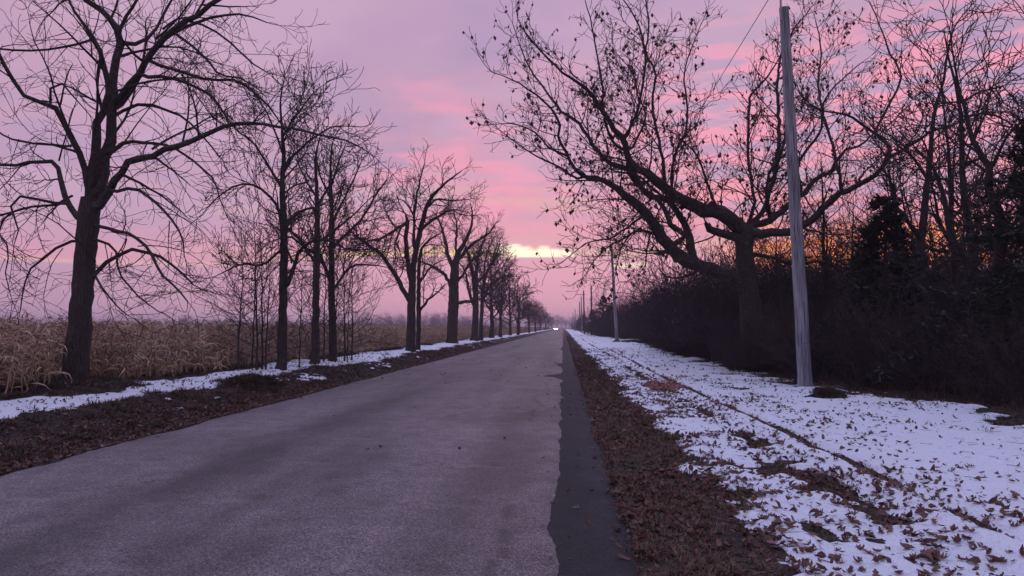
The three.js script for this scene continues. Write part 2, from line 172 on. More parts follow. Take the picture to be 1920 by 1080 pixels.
    [[-0.03,6.78,0.0,0.038],[-0.44,7.72,-0.18,0.028],[-0.92,8.57,-0.35,0.019],[-1.39,9.12,-0.47,0.01]],
  ] },
  ashB: { base: [-8.91, 0.3, -27.91], limbs: [
    [[0.0,-0.06,0.0,0.216],[0.01,0.15,0.0,0.162],[0.02,1.69,0.0,0.13],[0.02,3.46,0.0,0.119],[0.03,5.01,0.0,0.097],[-0.01,6.36,0.0,0.065],[-0.05,7.48,0.0,0.043],[0.11,8.26,0.0,0.022]],
    [[0.02,3.57,0.0,0.065],[-0.28,4.11,0.19,0.054],[-0.67,4.64,0.4,0.043],[-1.06,4.95,0.56,0.027]],
    [[0.04,4.35,0.0,0.065],[0.6,4.81,-0.22,0.049],[1.1,5.29,-0.43,0.033],[1.71,6.01,-0.71,0.017]],
    [[0.01,5.68,0.0,0.049],[0.59,6.53,0.2,0.038],[0.97,7.38,0.38,0.027],[1.22,7.9,0.5,0.011]],
    [[-0.01,6.02,0.0,0.043],[-0.55,6.84,-0.18,0.033],[-0.97,7.68,-0.34,0.016]],
  ] },
  ashC: { base: [-9.04, 0.3, -30.65], limbs: [
    [[-0.02,-0.08,0.0,0.214],[-0.03,0.16,0.0,0.166],[-0.06,1.73,0.0,0.143],[-0.11,3.18,0.0,0.119],[-0.11,4.4,0.0,0.107],[-0.13,5.86,0.0,0.083],[-0.19,7.09,0.0,0.059],[-0.18,8.32,0.0,0.03],[-0.09,8.81,0.0,0.018]],
    [[-0.09,2.94,0.0,0.071],[-0.46,4.11,0.52,0.07],[-0.89,4.33,0.72,0.058],[-1.39,4.78,1.02,0.046],[-1.91,4.64,1.26,0.023]],
    [[-0.11,4.4,0.0,0.071],[0.43,5.02,-0.16,0.06],[1.0,5.66,-0.33,0.048],[1.67,6.93,-0.61,0.036],[1.96,7.32,-0.71,0.018]],
    [[-0.08,2.7,0.0,0.059],[0.71,3.64,0.35,0.047],[1.49,3.74,0.56,0.035],[2.26,3.6,0.78,0.017]],
    [[-0.12,5.37,0.0,0.048],[0.4,6.31,0.21,0.041],[0.93,7.24,0.42,0.029],[1.2,7.82,0.55,0.012]],
    [[-0.15,6.35,0.0,0.048],[-0.7,7.4,-0.31,0.036],[-0.99,8.34,-0.57,0.018]],
  ] },
  broken: { base: [-8.65, 0.3, -44.45], limbs: [
    [[-0.02,-0.08,0.0,0.315],[0.01,0.21,0.0,0.257],[0.03,2.57,0.0,0.222],[0.08,3.75,0.0,0.187],[0.15,4.93,0.0,0.158],[0.36,6.12,0.0,0.146],[0.6,7.19,0.0,0.128],[1.01,8.5,0.0,0.105],[1.72,9.33,0.0,0.07],[2.44,9.92,0.0,0.047],[2.91,10.27,0.0,0.023]],
    [[-0.01,2.68,0.0,0.14],[-0.77,4.19,0.52,0.127],[-1.4,5.22,0.9,0.103],[-2.16,5.89,1.21,0.091],[-2.69,6.28,1.42,0.068],[-3.22,6.78,1.65,0.034]],
    [[0.05,3.75,0.0,0.14],[-0.16,4.92,0.24,0.134],[-0.18,6.07,0.47,0.121],[-0.13,7.22,0.7,0.109],[-0.13,7.59,0.78,0.057]],
    [[-0.13,7.22,0.7,0.092],[-0.69,6.72,1.01,0.086],[-1.53,6.21,1.42,0.062],[-2.36,5.95,1.79,0.039],[-2.97,5.58,2.09,0.017]],
    [[-0.42,6.91,0.87,0.057],[-0.65,6.0,1.15,0.051],[-0.6,4.88,1.47,0.034]],
    [[0.3,5.75,0.0,0.093],[0.21,5.77,-0.02,0.093],[0.11,7.48,-0.34,0.071],[0.19,8.97,-0.63,0.059],[0.42,10.23,-0.87,0.042],[0.57,11.0,-1.02,0.024]],
    [[0.57,6.95,0.0,0.093],[1.29,7.39,0.24,0.081],[2.04,7.82,0.5,0.058],[2.65,7.9,0.67,0.035],[3.26,7.76,0.85,0.017]],
    [[0.89,8.14,0.0,0.07],[1.45,8.65,-0.22,0.059],[2.25,8.62,-0.47,0.041],[3.18,8.72,-0.76,0.018]],
    [[0.13,7.6,-0.37,0.059],[-0.23,8.3,-0.21,0.047],[-0.58,8.65,-0.11,0.029],[-1.04,8.64,-0.02,0.012]],
  ] },
  brokenTwin: { base: [-8.66, 0.3, -46.65], limbs: [
    [[0.01,-0.03,0.0,0.172],[0.04,0.28,0.0,0.129],[0.05,2.63,0.0,0.123],[0.04,3.87,0.0,0.11],[0.09,5.36,0.0,0.098],[0.28,6.11,0.0,0.074],[0.78,6.6,0.0,0.049],[1.4,6.97,0.0,0.025]],
    [[0.08,2.26,0.0,0.086],[0.59,2.87,0.23,0.067],[1.11,3.23,0.41,0.049],[1.77,3.83,0.67,0.03]],
    [[0.04,3.87,0.0,0.074],[0.49,4.63,-0.27,0.055],[0.96,5.14,-0.47,0.037],[1.56,5.41,-0.67,0.019]],
  ] },
  stout: { base: [-9.2, 0.45, -65.22], limbs: [
    [[-0.03,-0.1,0.0,0.514],[-0.02,0.25,0.0,0.428],[0.08,3.0,0.0,0.411],[0.15,5.25,0.0,0.36],[0.25,6.46,0.0,0.291],[0.46,7.33,0.0,0.206],[0.98,8.2,0.0,0.154],[1.5,9.41,0.0,0.103],[1.67,10.45,0.0,0.069],[1.49,11.5,0.0,0.034]],
    [[0.2,5.77,0.0,0.189],[-0.34,7.12,0.45,0.153],[-0.47,8.29,0.81,0.118],[-0.77,9.29,1.13,0.084],[-1.07,10.27,1.45,0.05],[-1.39,10.6,1.59,0.025]],
    [[0.32,6.64,0.0,0.171],[1.29,7.88,-0.31,0.138],[2.14,8.51,-0.52,0.104],[2.83,8.96,-0.68,0.069],[3.51,9.86,-0.91,0.035]],
    [[0.07,4.04,0.0,0.171],[-0.51,5.4,0.45,0.136],[-1.33,6.06,0.78,0.102],[-2.14,6.39,1.05,0.067],[-2.63,6.72,1.24,0.034]],
    [[0.16,4.73,0.0,0.154],[0.78,5.44,-0.28,0.12],[1.59,6.87,-0.77,0.087],[2.44,7.42,-1.07,0.052],[3.12,7.43,-1.28,0.026]],
    [[0.13,3.17,0.0,0.154],[0.86,3.25,0.28,0.137],[1.58,3.33,0.55,0.102],[2.3,3.65,0.86,0.068]],
    [[0.32,6.81,0.0,0.12],[0.32,8.17,0.27,0.102],[0.44,9.52,0.55,0.068],[0.21,10.7,0.79,0.034]],
  ] },
  pairA: { base: [-8.73, 0.45, -77.21], limbs: [
    [[0.01,-0.02,0.0,0.406],[0.05,0.49,0.0,0.325],[0.15,3.34,0.0,0.284],[0.04,5.38,0.0,0.223],[-0.38,7.43,0.0,0.162],[-0.79,8.87,0.0,0.101],[-1.21,9.9,0.0,0.051]],
    [[0.14,4.36,0.0,0.183],[0.32,6.56,0.67,0.161],[0.57,8.34,1.22,0.12],[1.22,9.7,1.67,0.079],[1.46,10.86,2.04,0.04]],
    [[0.13,2.93,0.0,0.162],[-0.52,4.95,0.43,0.141],[-0.7,6.16,0.67,0.101],[-1.28,7.36,0.94,0.06],[-1.87,7.76,1.09,0.03]],
    [[0.08,5.38,0.0,0.142],[1.22,6.64,-0.51,0.102],[2.0,8.12,-1.0,0.082],[2.38,9.62,-1.45,0.041]],
  ] },
  pairB: { base: [-8.44, 0.45, -80.93], limbs: [
    [[-0.04,0.07,0.0,0.255],[-0.02,0.46,0.0,0.191],[0.08,3.02,0.0,0.181],[0.19,5.15,0.0,0.17],[0.61,6.87,0.0,0.128],[1.26,8.37,0.0,0.085],[1.68,9.87,0.0,0.043]],
    [[0.12,3.87,0.0,0.128],[1.1,5.55,0.58,0.106],[2.41,6.36,1.04,0.084],[3.49,6.34,1.35,0.042]],
    [[0.23,5.37,0.0,0.106],[0.33,7.78,-0.7,0.086],[0.71,9.57,-1.23,0.065],[1.32,10.93,-1.67,0.033]],
  ] },
  woodA: { base: [11.3, 0.15, -25.87], limbs: [
    [[0.03,-0.08,0.0,0.227],[0.08,1.69,0.0,0.192],[0.1,3.16,0.0,0.18],[0.09,3.92,0.0,0.144],[0.16,4.68,0.0,0.12],[0.28,5.62,0.0,0.102],[0.38,6.33,0.0,0.09],[0.49,7.33,0.0,0.072],[0.57,8.04,0.0,0.06],[0.79,8.93,0.0,0.048],[0.94,9.4,0.0,0.042],[1.05,10.1,0.0,0.035],[1.33,11.14,0.0,0.021],[2.02,12.0,0.0,0.012]],
    [[0.13,4.21,0.0,0.108],[-0.24,4.66,0.17,0.077],[-0.71,5.16,0.38,0.059],[-0.95,5.82,0.6,0.041],[-1.29,6.31,0.78,0.023],[-1.47,6.96,0.99,0.012]],
    [[0.11,4.1,0.0,0.084],[0.55,3.93,-0.13,0.06],[1.2,3.88,-0.32,0.048],[1.67,4.07,-0.45,0.037],[2.21,4.26,-0.61,0.018]],
    [[0.35,6.21,0.0,0.06],[-0.07,6.77,0.14,0.042],[-0.38,7.11,0.24,0.03],[-0.94,7.56,0.38,0.018]],
    [[0.38,6.21,0.0,0.054],[1.06,6.22,-0.13,0.036],[1.71,6.66,-0.28,0.03],[2.1,6.85,-0.36,0.012]],
  ] },
  woodB: { base: [10.71, 0.15, -21.11], limbs: [
    [[0.02,-0.07,0.0,0.171],[0.0,1.09,0.0,0.157],[-0.12,2.19,0.0,0.128],[-0.2,2.75,0.0,0.117],[-0.36,3.32,0.0,0.098],[-0.63,3.75,0.0,0.078],[-0.74,4.56,0.0,0.068],[-0.91,5.23,0.0,0.054],[-1.08,5.67,0.0,0.034],[-1.53,6.2,0.0,0.02]],
    [[-0.71,4.27,0.0,0.044],[-0.41,4.06,0.13,0.034],[-0.03,4.09,0.28,0.024],[0.33,3.88,0.43,0.01]],
    [[-0.76,4.62,0.0,0.039],[-0.78,4.61,-0.01,0.039],[-0.25,4.39,-0.17,0.03],[0.39,4.26,-0.36,0.02]],
    [[-0.32,3.22,0.0,0.039],[-0.88,3.12,0.11,0.029],[-1.29,2.93,0.2,0.019],[-1.69,2.83,0.28,0.01]],
  ] },
  woodC: { base: [9.8, 0.15, -18.53], limbs: [
    [[0.03,-0.06,0.0,0.175],[0.04,1.02,0.0,0.15],[0.03,2.1,0.0,0.138],[0.11,3.92,0.0,0.116],[-0.04,4.42,0.0,0.094],[-0.11,4.76,0.0,0.086],[-0.1,5.09,0.0,0.077],[-0.29,5.43,0.0,0.064],[-0.48,5.9,0.0,0.051],[-0.55,6.32,0.0,0.043],[-0.66,6.75,-0.0,0.034],[-0.73,7.14,0.0,0.026],[-0.83,7.89,0.0,0.019]],
    [[-0.09,5.01,0.0,0.051],[0.07,5.39,0.15,0.038],[0.14,5.7,0.26,0.03],[0.36,5.96,0.38,0.017]],
    [[-0.29,5.43,0.0,0.034],[-0.58,5.72,-0.14,0.026],[-0.83,6.11,-0.29,0.017],[-1.11,6.05,-0.39,0.009]],
    [[-0.54,6.28,0.0,0.034],[-0.52,6.28,0.01,0.034],[-0.14,6.32,0.15,0.026],[0.2,6.06,0.31,0.017],[0.43,5.6,0.47,0.008]],
    [[-0.62,6.62,0.0,0.03],[-0.16,6.9,-0.1,0.022],[0.3,7.0,-0.19,0.017],[0.63,7.19,-0.26,0.009]],
    [[-0.09,4.84,0.0,0.039],[0.34,4.74,0.05,0.026],[0.61,4.98,0.09,0.013]],
  ] },
};
// ---------------------------------------------------------------- scene helpers
const taken = new Map();
const numbered = (n) => { const k = taken.get(n) || 0; taken.set(n, k + 1); return k ? `${n}_${String(k).padStart(3, '0')}` : n; };
function tag(o, label, category, group, kind) { o.userData.label = label; o.userData.category = category; if (group) o.userData.group = group; if (kind) o.userData.kind = kind; return o; }
function thing(name, label, category, pos = [0, 0, 0], group) { const o = new THREE.Group(); o.name = numbered(name); o.position.set(...pos); scene.add(o); return tag(o, label, category, group); }
function mesh(name, geo, mat, parent, kind) { const m = new THREE.Mesh(geo, mat); m.castShadow = m.receiveShadow = true; m.name = parent ? name : numbered(name); (parent || scene).add(m); if (kind) m.userData.kind = kind; return m; }
function structure(name, geo, mat, label) { const m = mesh(name, geo, mat); m.userData.kind = 'structure'; if (label) { m.userData.label = label; } return m; }
function dup(src, pos, turn, scale, label, category, group) { const c = src.clone(); c.name = numbered(src.userData.kindName || src.name.replace(/_\d{3}$/, '')); c.position.set(...pos); c.rotation.y = turn; c.scale.set(...(Array.isArray(scale) ? scale : [scale, scale, scale])); c.userData = {}; scene.add(c); return tag(c, label, category, group); }

class Geo {                                                      // grows an indexed mesh
  constructor() { this.p = []; this.n = []; this.u = []; this.i = []; this.c = null; }
  get count() { return this.p.length / 3; }
  build() {
    const g = new THREE.BufferGeometry();
    g.setAttribute('position', new THREE.Float32BufferAttribute(this.p, 3));
    if (this.n.length) g.setAttribute('normal', new THREE.Float32BufferAttribute(this.n, 3));
    if (this.u.length) g.setAttribute('uv', new THREE.Float32BufferAttribute(this.u, 2));
    if (this.c) g.setAttribute('color', new THREE.Float32BufferAttribute(this.c, 3));
    g.setIndex(this.i); if (!this.n.length) g.computeVertexNormals(); return g;
  }
}
// a tapered tube along pts ([x,y,z] each) with radii rs
function tube(G, pts, rs, sides, rough = 0, cap = true) {
  const n = pts.length, first = G.count; let ux = 1, uy = 0, uz = 0, v = 0;
  for (let k = 0; k < n; k++) {
    const a = pts[Math.max(0, k - 1)], b = pts[Math.min(n - 1, k + 1)];
    let tx = b[0] - a[0], ty = b[1] - a[1], tz = b[2] - a[2]; const tl = Math.hypot(tx, ty, tz) || 1; tx /= tl; ty /= tl; tz /= tl;
    if (k === 0 && Math.abs(tx) > 0.9) { ux = 0; uz = 1; }
    let d = ux * tx + uy * ty + uz * tz; ux -= d * tx; uy -= d * ty; uz -= d * tz; let l = Math.hypot(ux, uy, uz);
    if (l < 1e-4) { ux = ty; uy = -tx; uz = 0.3; d = ux * tx + uy * ty + uz * tz; ux -= d * tx; uy -= d * ty; uz -= d * tz; l = Math.hypot(ux, uy, uz) || 1; }
    ux /= l; uy /= l; uz /= l;
    const wx = ty * uz - tz * uy, wy = tz * ux - tx * uz, wz = tx * uy - ty * ux;
    if (k) v += Math.hypot(pts[k][0] - pts[k - 1][0], pts[k][1] - pts[k - 1][1], pts[k][2] - pts[k - 1][2]);
    for (let s = 0; s <= sides; s++) {
      if (s === sides && !rough) { /* seam vertex for uv */ }
      const an = (s % sides) / sides * Math.PI * 2, cs = Math.cos(an), sn = Math.sin(an);
      const nx = ux * cs + wx * sn, ny = uy * cs + wy * sn, nz = uz * cs + wz * sn;
      const r = rs[k] * (rough ? 1 + rough * (noise((s % sides) * 0.9, v * 2.2, 300) + noise((s % sides) * 2.1, v * 6, 310) - 1) : 1);
      G.p.push(pts[k][0] + nx * r, pts[k][1] + ny * r, pts[k][2] + nz * r); G.n.push(nx, ny, nz); G.u.push(s / sides * Math.max(1, Math.round(rs[0] * 6.28 / 0.5)) * 0.5, v);
    }
  }
  const w = sides + 1;
  for (let k = 0; k < n - 1; k++) for (let s = 0; s < sides; s++) { const a = first + k * w + s, b = a + w; G.i.push(a, a + 1, b, a + 1, b + 1, b); }
  if (cap) { const c = G.count, q = pts[n - 1], p = pts[n - 2]; G.p.push(...q); G.n.push(q[0] - p[0], q[1] - p[1], q[2] - p[2]); G.u.push(0, v); const f = first + (n - 1) * w; for (let s = 0; s < sides; s++) G.i.push(f + s, f + s + 1, c); }
}
function thinTube(G, pts, rs) {                                   // three-sided, no uv seam: twigs
  const n = pts.length, first = G.count; const ph = rnd() * 2.1;
  const a = pts[0], b = pts[n - 1]; let tx = b[0] - a[0], ty = b[1] - a[1], tz = b[2] - a[2]; const tl = Math.hypot(tx, ty, tz) || 1; tx /= tl; ty /= tl; tz /= tl;
  let ux = 0, uy = 1, uz = 0; if (Math.abs(ty) > 0.85) { ux = 1; uy = 0; }
  const d = ux * tx + uy * ty + uz * tz; ux -= d * tx; uy -= d * ty; uz -= d * tz; const l = Math.hypot(ux, uy, uz) || 1; ux /= l; uy /= l; uz /= l;
  const wx = ty * uz - tz * uy, wy = tz * ux - tx * uz, wz = tx * uy - ty * ux;
  for (let k = 0; k < n; k++) for (let s = 0; s < 3; s++) {
    const an = ph + s * 2.0944, cs = Math.cos(an), sn = Math.sin(an), nx = ux * cs + wx * sn, ny = uy * cs + wy * sn, nz = uz * cs + wz * sn;
    G.p.push(pts[k][0] + nx * rs[k], pts[k][1] + ny * rs[k], pts[k][2] + nz * rs[k]); G.n.push(nx, ny, nz); G.u.push(s / 6, k * 0.3);
  }
  for (let k = 0; k < n - 1; k++) for (let s = 0; s < 3; s++) { const q = first + k * 3 + s, r = first + k * 3 + (s + 1) % 3; G.i.push(q, r, q + 3, r, r + 3, q + 3); }
}
const unit = (v) => { const l = Math.hypot(...v) || 1; return [v[0] / l, v[1] / l, v[2] / l]; };
function perp(t) { let a = [rr(-1, 1), rr(-1, 1), rr(-1, 1)]; const d = a[0] * t[0] + a[1] * t[1] + a[2] * t[2]; return unit([a[0] - d * t[0], a[1] - d * t[1], a[2] - d * t[2]]); }

// textures --------------------------------------------------------------
function dataTex(w, h, fn, srgb) {
  const d = new Uint8Array(w * h * 4);
  for (let y = 0; y < h; y++) for (let x = 0; x < w; x++) { const c = fn(x / w, y / h, x, y), k = (y * w + x) * 4; d[k] = clamp(c[0]) * 255; d[k + 1] = clamp(c[1]) * 255; d[k + 2] = clamp(c[2]) * 255; d[k + 3] = 255; }
  const t = new THREE.DataTexture(d, w, h); t.wrapS = t.wrapT = THREE.RepeatWrapping; t.magFilter = THREE.LinearFilter; t.minFilter = THREE.LinearMipmapLinearFilter; t.generateMipmaps = true; if (srgb) t.colorSpace = THREE.SRGBColorSpace; t.needsUpdate = true; return t;
}
// noise that repeats every n cells
function tnoise(x, y, n, s) { const xi = Math.floor(x), yi = Math.floor(y), fx = x - xi, fy = y - yi, u = fx * fx * (3 - 2 * fx), v = fy * fy * (3 - 2 * fy), m = (q) => ((q % n) + n) % n; const a = hash(m(xi), m(yi), s), b = hash(m(xi + 1), m(yi), s), c = hash(m(xi), m(yi + 1), s), d = hash(m(xi + 1), m(yi + 1), s); return a + (b - a) * u + (c - a) * v + (a - b - c + d) * u * v; }
const tf = (x, y, n, oct, s) => { let v = 0, a = 0.5, t = 0; for (let o = 0; o < oct; o++) { v += a * tnoise(x * n, y * n, n, s + o); t += a; a *= 0.55; n *= 2; } return v / t; };
const barkH = (u, v) => { const w = tf(u, v * 0.5, 8, 3, 500) * 0.12; const r = tnoise((u + w) * 24, v * 5, 24, 510), r2 = tnoise((u + w) * 48, v * 12, 48, 520); return clamp(0.2 + 0.9 * Math.abs(r - 0.5) * 1.6 + (r2 - 0.5) * 0.35); };
const barkBump = dataTex(256, 512, (u, v) => { const h = barkH(u, v); return [h, h, h]; });
const barkMap = dataTex(256, 512, (u, v) => { const h = 0.55 + 0.45 * barkH(u, v) * (0.8 + 0.4 * tf(u, v, 6, 3, 530)); const g = tf(u, v, 5, 3, 540); return [h * 0.98, h * (0.95 + 0.05 * g), h * (0.93 + 0.06 * g)]; }, true);
const soilMap = dataTex(1024, 1024, (u, v) => { const a = tf(u, v, 16, 5, 550), b = tf(u, v, 90, 3, 560), g = clamp((b - 0.35) * 2.2); const k = 0.35 + 0.65 * (a * 0.5 + g * 0.5); return [k, k * (0.94 + 0.05 * a), k * (0.88 + 0.1 * b)]; }, true);
const soilBump = dataTex(512, 512, (u, v) => { const k = tf(u, v, 40, 4, 560); return [k, k, k]; });
const chip = (u, v) => { const a = tnoise(u * 400, v * 400, 400, 570), b = tnoise(u * 180, v * 180, 180, 575), c = tf(u, v, 10, 4, 580); return [a, b, c]; };
const tarMap = dataTex(512, 512, (u, v) => { const a = tnoise(u * 200, v * 200, 200, 640), b = tnoise(u * 90, v * 90, 90, 645), c = tf(u, v, 6, 4, 650); let k = 0.5 + (a - 0.5) * 0.5 + (b - 0.5) * 0.4 + (c - 0.5) * 0.5; if (a > 0.83 && b > 0.5) k += 0.3; return [k, k * 0.98, k]; }, true);
const chipMap = dataTex(1024, 1024, (u, v) => { const [a, b, c] = chip(u, v); let k = 0.62 + (a - 0.5) * 0.7 + (b - 0.5) * 0.45 + (c - 0.5) * 0.22; if (a > 0.86) k += 0.14; return [k * 1.0, k * 0.975, k * 0.985]; }, true);
const chipBump = dataTex(1024, 1024, (u, v) => { const [a, b] = chip(u, v); const k = a * 0.6 + b * 0.4; return [k, k, k]; });
const snowBump = dataTex(512, 512, (u, v) => { const k = tf(u, v, 24, 5, 590); return [k, k, k]; });
const woodMap = dataTex(256, 1024, (u, v) => { const g = tnoise(u * 40, v * 6, 40, 600), f = tnoise(u * 90, v * 22, 90, 610), s = tf(u, v, 4, 4, 620); const crack = g > 0.8 ? 0.6 : 1; const k = (0.58 + 0.24 * f + 0.45 * (s - 0.5)) * crack; return [k * 0.97, k * 0.98, k]; }, true);
const woodBump = dataTex(256, 1024, (u, v) => { const g = tnoise(u * 40, v * 6, 40, 600), f = tnoise(u * 90, v * 22, 90, 610); const k = (g > 0.83 ? 0.1 : 0.7) + f * 0.3; return [k, k, k]; });
const rep = (t, x, y) => { const c = t.clone(); c.repeat.set(x, y); c.needsUpdate = true; return c; };

// materials -------------------------------------------------------------
const std = (o) => new THREE.MeshStandardMaterial({ roughness: 0.95, metalness: 0, ...o });
const rgb = (r, g, b) => new THREE.Color().setRGB(r, g, b);
const M = {
  bark: std({ color: rgb(0.095, 0.08, 0.075), map: barkMap, bumpMap: barkBump, bumpScale: 0.035 }),
  bark2: std({ color: rgb(0.075, 0.063, 0.06), map: barkMap, bumpMap: barkBump, bumpScale: 0.02 }),
  twig: std({ color: rgb(0.045, 0.035, 0.035) }),
  twigRed: std({ color: rgb(0.055, 0.038, 0.037) }),
  brush: std({ color: rgb(0.036, 0.024, 0.025) }),
  cedar: std({ color: rgb(0.022, 0.03, 0.018), side: THREE.DoubleSide, roughness: 0.85 }),
  oakLeaf: std({ color: rgb(0.1, 0.055, 0.035), side: THREE.DoubleSide }),
  leaf: [[0.13, 0.062, 0.04], [0.16, 0.085, 0.055], [0.1, 0.05, 0.036], [0.18, 0.105, 0.075]].map((c) => std({ color: rgb(...c), side: THREE.DoubleSide, roughness: 0.8 })),
  litter: std({ color: rgb(1, 1, 1), side: THREE.DoubleSide, roughness: 0.85 }),
  grass: std({ color: rgb(1, 1, 1), side: THREE.DoubleSide, roughness: 0.9, vertexColors: true }),
  corn: std({ color: rgb(1, 1, 1), side: THREE.DoubleSide, roughness: 0.85, vertexColors: true }),
  soil: std({ color: rgb(1, 1, 1), map: rep(soilMap, 1, 1), bumpMap: rep(soilBump, 1.7, 1.7), bumpScale: 0.03, vertexColors: true }),
  snow: new THREE.MeshPhysicalMaterial({ color: rgb(0.82, 0.85, 0.9), roughness: 0.7, bumpMap: rep(snowBump, 1.1, 1.1), bumpScale: 0.035 }),
  seal: std({ color: rgb(1, 1, 1), map: rep(chipMap, 0.5, 0.5), bumpMap: rep(chipBump, 0.5, 0.5), bumpScale: 0.006, vertexColors: true, roughness: 0.62 }),
  tar: std({ color: rgb(1, 1, 1), map: rep(tarMap, 0.9, 0.9), bumpMap: rep(chipBump, 0.6, 0.6), bumpScale: 0.006, vertexColors: true, roughness: 0.82 }),
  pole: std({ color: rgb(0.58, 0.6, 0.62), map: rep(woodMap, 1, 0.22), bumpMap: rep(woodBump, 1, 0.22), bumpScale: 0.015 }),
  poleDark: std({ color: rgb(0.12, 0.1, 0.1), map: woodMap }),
  metal: std({ color: rgb(0.3, 0.3, 0.31), metalness: 0.8, roughness: 0.5 }),
  ceramic: std({ color: rgb(0.35, 0.3, 0.28), roughness: 0.25 }),
  wire: std({ color: rgb(0.06, 0.06, 0.065), roughness: 0.6 }),
};

// ---------------------------------------------------------------- the lie of the land (x right, z towards the camera; the road runs to -z)
const ROAD_L = -6.12, ROAD_R = 0.5;
const hillocks = [[-10.4, -16.3, 1.7, 0.16], [-7.65, -19.2, 0.6, 0.2], [-8.7, -12.5, 1.2, 0.05], [-7.9, -25.5, 0.8, 0.08], [5.75, -17.7, 0.45, 0.05], [8.6, -13.2, 1.2, 0.1]];
function gh(x, z) {
  let y;
  if (x < ROAD_L) { const d = ROAD_L - x, wob = (noise(z * 0.35, 1.5, 5) - 0.5) * 0.5; y = -0.03 * ss(0, 0.2, d) + 0.24 * ss(0.15, 1.9 + wob, d) + 0.12 * ss(2, 5, d); if (d < 9 && z > -140) y += (fbm(x * 1.6, z * 1.6, 3, 8) - 0.5) * 0.12 * ss(0.1, 0.8, d) * (1 - ss(4, 8, d)) + (fbm(x * 5, z * 5, 3, 9) - 0.5) * 0.11 * ss(0.1, 0.6, d) * (1 - ss(2, 4, d)); }
  else if (x > ROAD_R) { const d = x - ROAD_R; y = -0.035 * ss(0, 0.15, d) + 0.02 * ss(0.3, 1.2, d) + 0.1 * ss(2, 8, d) + 0.25 * ss(9, 30, d); if (d < 14 && z > -140) y += (fbm(x * 1.1, z * 1.1, 3, 12) - 0.5) * 0.09 * ss(0.2, 1.2, d) + (fbm(x * 7, z * 7, 2, 13) - 0.5) * 0.025 * ss(0.1, 0.5, d); }
  else y = -0.04;
  for (const [hx, hz, r, h] of hillocks) { const q = ((x - hx) ** 2 + (z - hz) ** 2) / (r * r); if (q < 6) y += h * Math.exp(-q); }
  return y;
}
// snow depth over that ground; below zero there is none
function snowR(x, z) {
  const edge = 1.45 + (fbm(0.3, z * 0.45, 3, 30) - 0.5) * 0.35 + (fbm(x * 3, z * 3, 3, 31) - 0.5) * 0.4;
  const w = (noise(z * 0.09, 2.2, 34) - 0.5) * 0.22, u = x - w, thin = 1 - ss(2.75, 3.0, u);
  let d = mix(-0.05, mix(0.05, 0.024, thin), ss(-0.2, 0.3, x - edge));
  const fine = fbm(x * 5.5, z * 4.2, 4, 33) - 0.5, mid = fbm(x * 1.9, z * 1.2, 4, 32) - 0.5;
  d += mid * mix(0.05, 0.075, thin) + fine * mix(0.045, 0.12, thin);
  d -= 0.05 * Math.exp(-(((u - 2.62) / 0.15) ** 2)) * ss(0.3, 0.6, fbm(x * 1.2, z * 0.5, 3, 35));
  d += 0.045 * Math.exp(-(((u - 3.02) / 0.1) ** 2));
  d -= 0.115 * Math.exp(-(((u - 3.29) / 0.085) ** 2)) * ss(0.3, 0.5, fbm(x * 1.5 + 9, z * 0.4, 3, 36));
  d += 0.018 * Math.exp(-(((u - 3.5) / 0.1) ** 2));
  d -= 0.05 * ss(0.58, 0.74, fbm(x * 1.1 + 14, z * 1.0, 4, 42)) * ss(3.5, 4, u);
  d -= 0.1 * Math.exp(-(((x - 2.72) / 0.5) ** 2 + ((z + 21.8) / 1.6) ** 2) * 1.2);                  // leaf-covered bare patch
  const we = woodEdge(z); d -= 0.2 * ss(-1.5, 1.0, x - we + (fbm(x * 0.9, z * 0.9, 4, 38) - 0.5) * 3.2) * (0.3 + fbm(x * 2.2, z * 2.2, 3, 40));
  d -= 0.1 * Math.exp(-(((x - 7.6) / 0.9) ** 2 + ((z + 13.2) / 0.8) ** 2)) * (0.5 + fbm(x * 3, z * 3, 3, 41));
  d -= 0.12 * Math.exp(-(((x - 5.75) / 0.32) ** 2 + ((z + 17.6) / 0.35) ** 2));
  return d;
}
function snowL(x, z) {
  const d0 = ROAD_L - x, n = fbm(x * 1.3, z * 0.9, 4, 50);               // distance from the road edge
  const inner = 2.05 + (fbm(2.2, z * 0.32, 2, 51) - 0.5) * 1.1, outer = 3.95 + (fbm(4.1, z * 0.4, 2, 54) - 0.5) * 1.4;
  let d = mix(-0.055, 0.055, ss(-0.45, 0.45, d0 - inner) * (1 - ss(-0.5, 0.5, d0 - outer)));
  d += (n - 0.5) * 0.085 + (fbm(x * 5, z * 5, 3, 53) - 0.5) * 0.035;
  d -= 0.13 * Math.exp(-(((x + 10.4) / 1.3) ** 2 + ((z + 16.0) / 1.5) ** 2));
  d -= 0.13 * Math.exp(-(((x + 7.6) / 0.55) ** 2 + ((z + 19.2) / 0.8) ** 2));
  d += 0.08 * Math.exp(-(((x + 7.3) / 0.55) ** 2 + ((z + 22.6) / 1.6) ** 2)) + 0.05 * Math.exp(-(((x + 7.2) / 0.4) ** 2 + ((z + 30) / 2.5) ** 2));
  d += 0.05 * ss(0.63, 0.75, fbm(x * 2.6 + 3, z * 1.6, 3, 57)) * ss(0.6, 1.0, d0) * (1 - ss(2, 3, d0));
  return d;
}
function woodEdge(z) { const d = -z; return mix(mix(mix(8.3, 6.9, ss(14, 23, d)), 8.2, ss(45, 85, d)), 6.6, ss(95, 150, d)) + (noise(z * 0.4, 6.1, 39) - 0.5) * 0.7; }

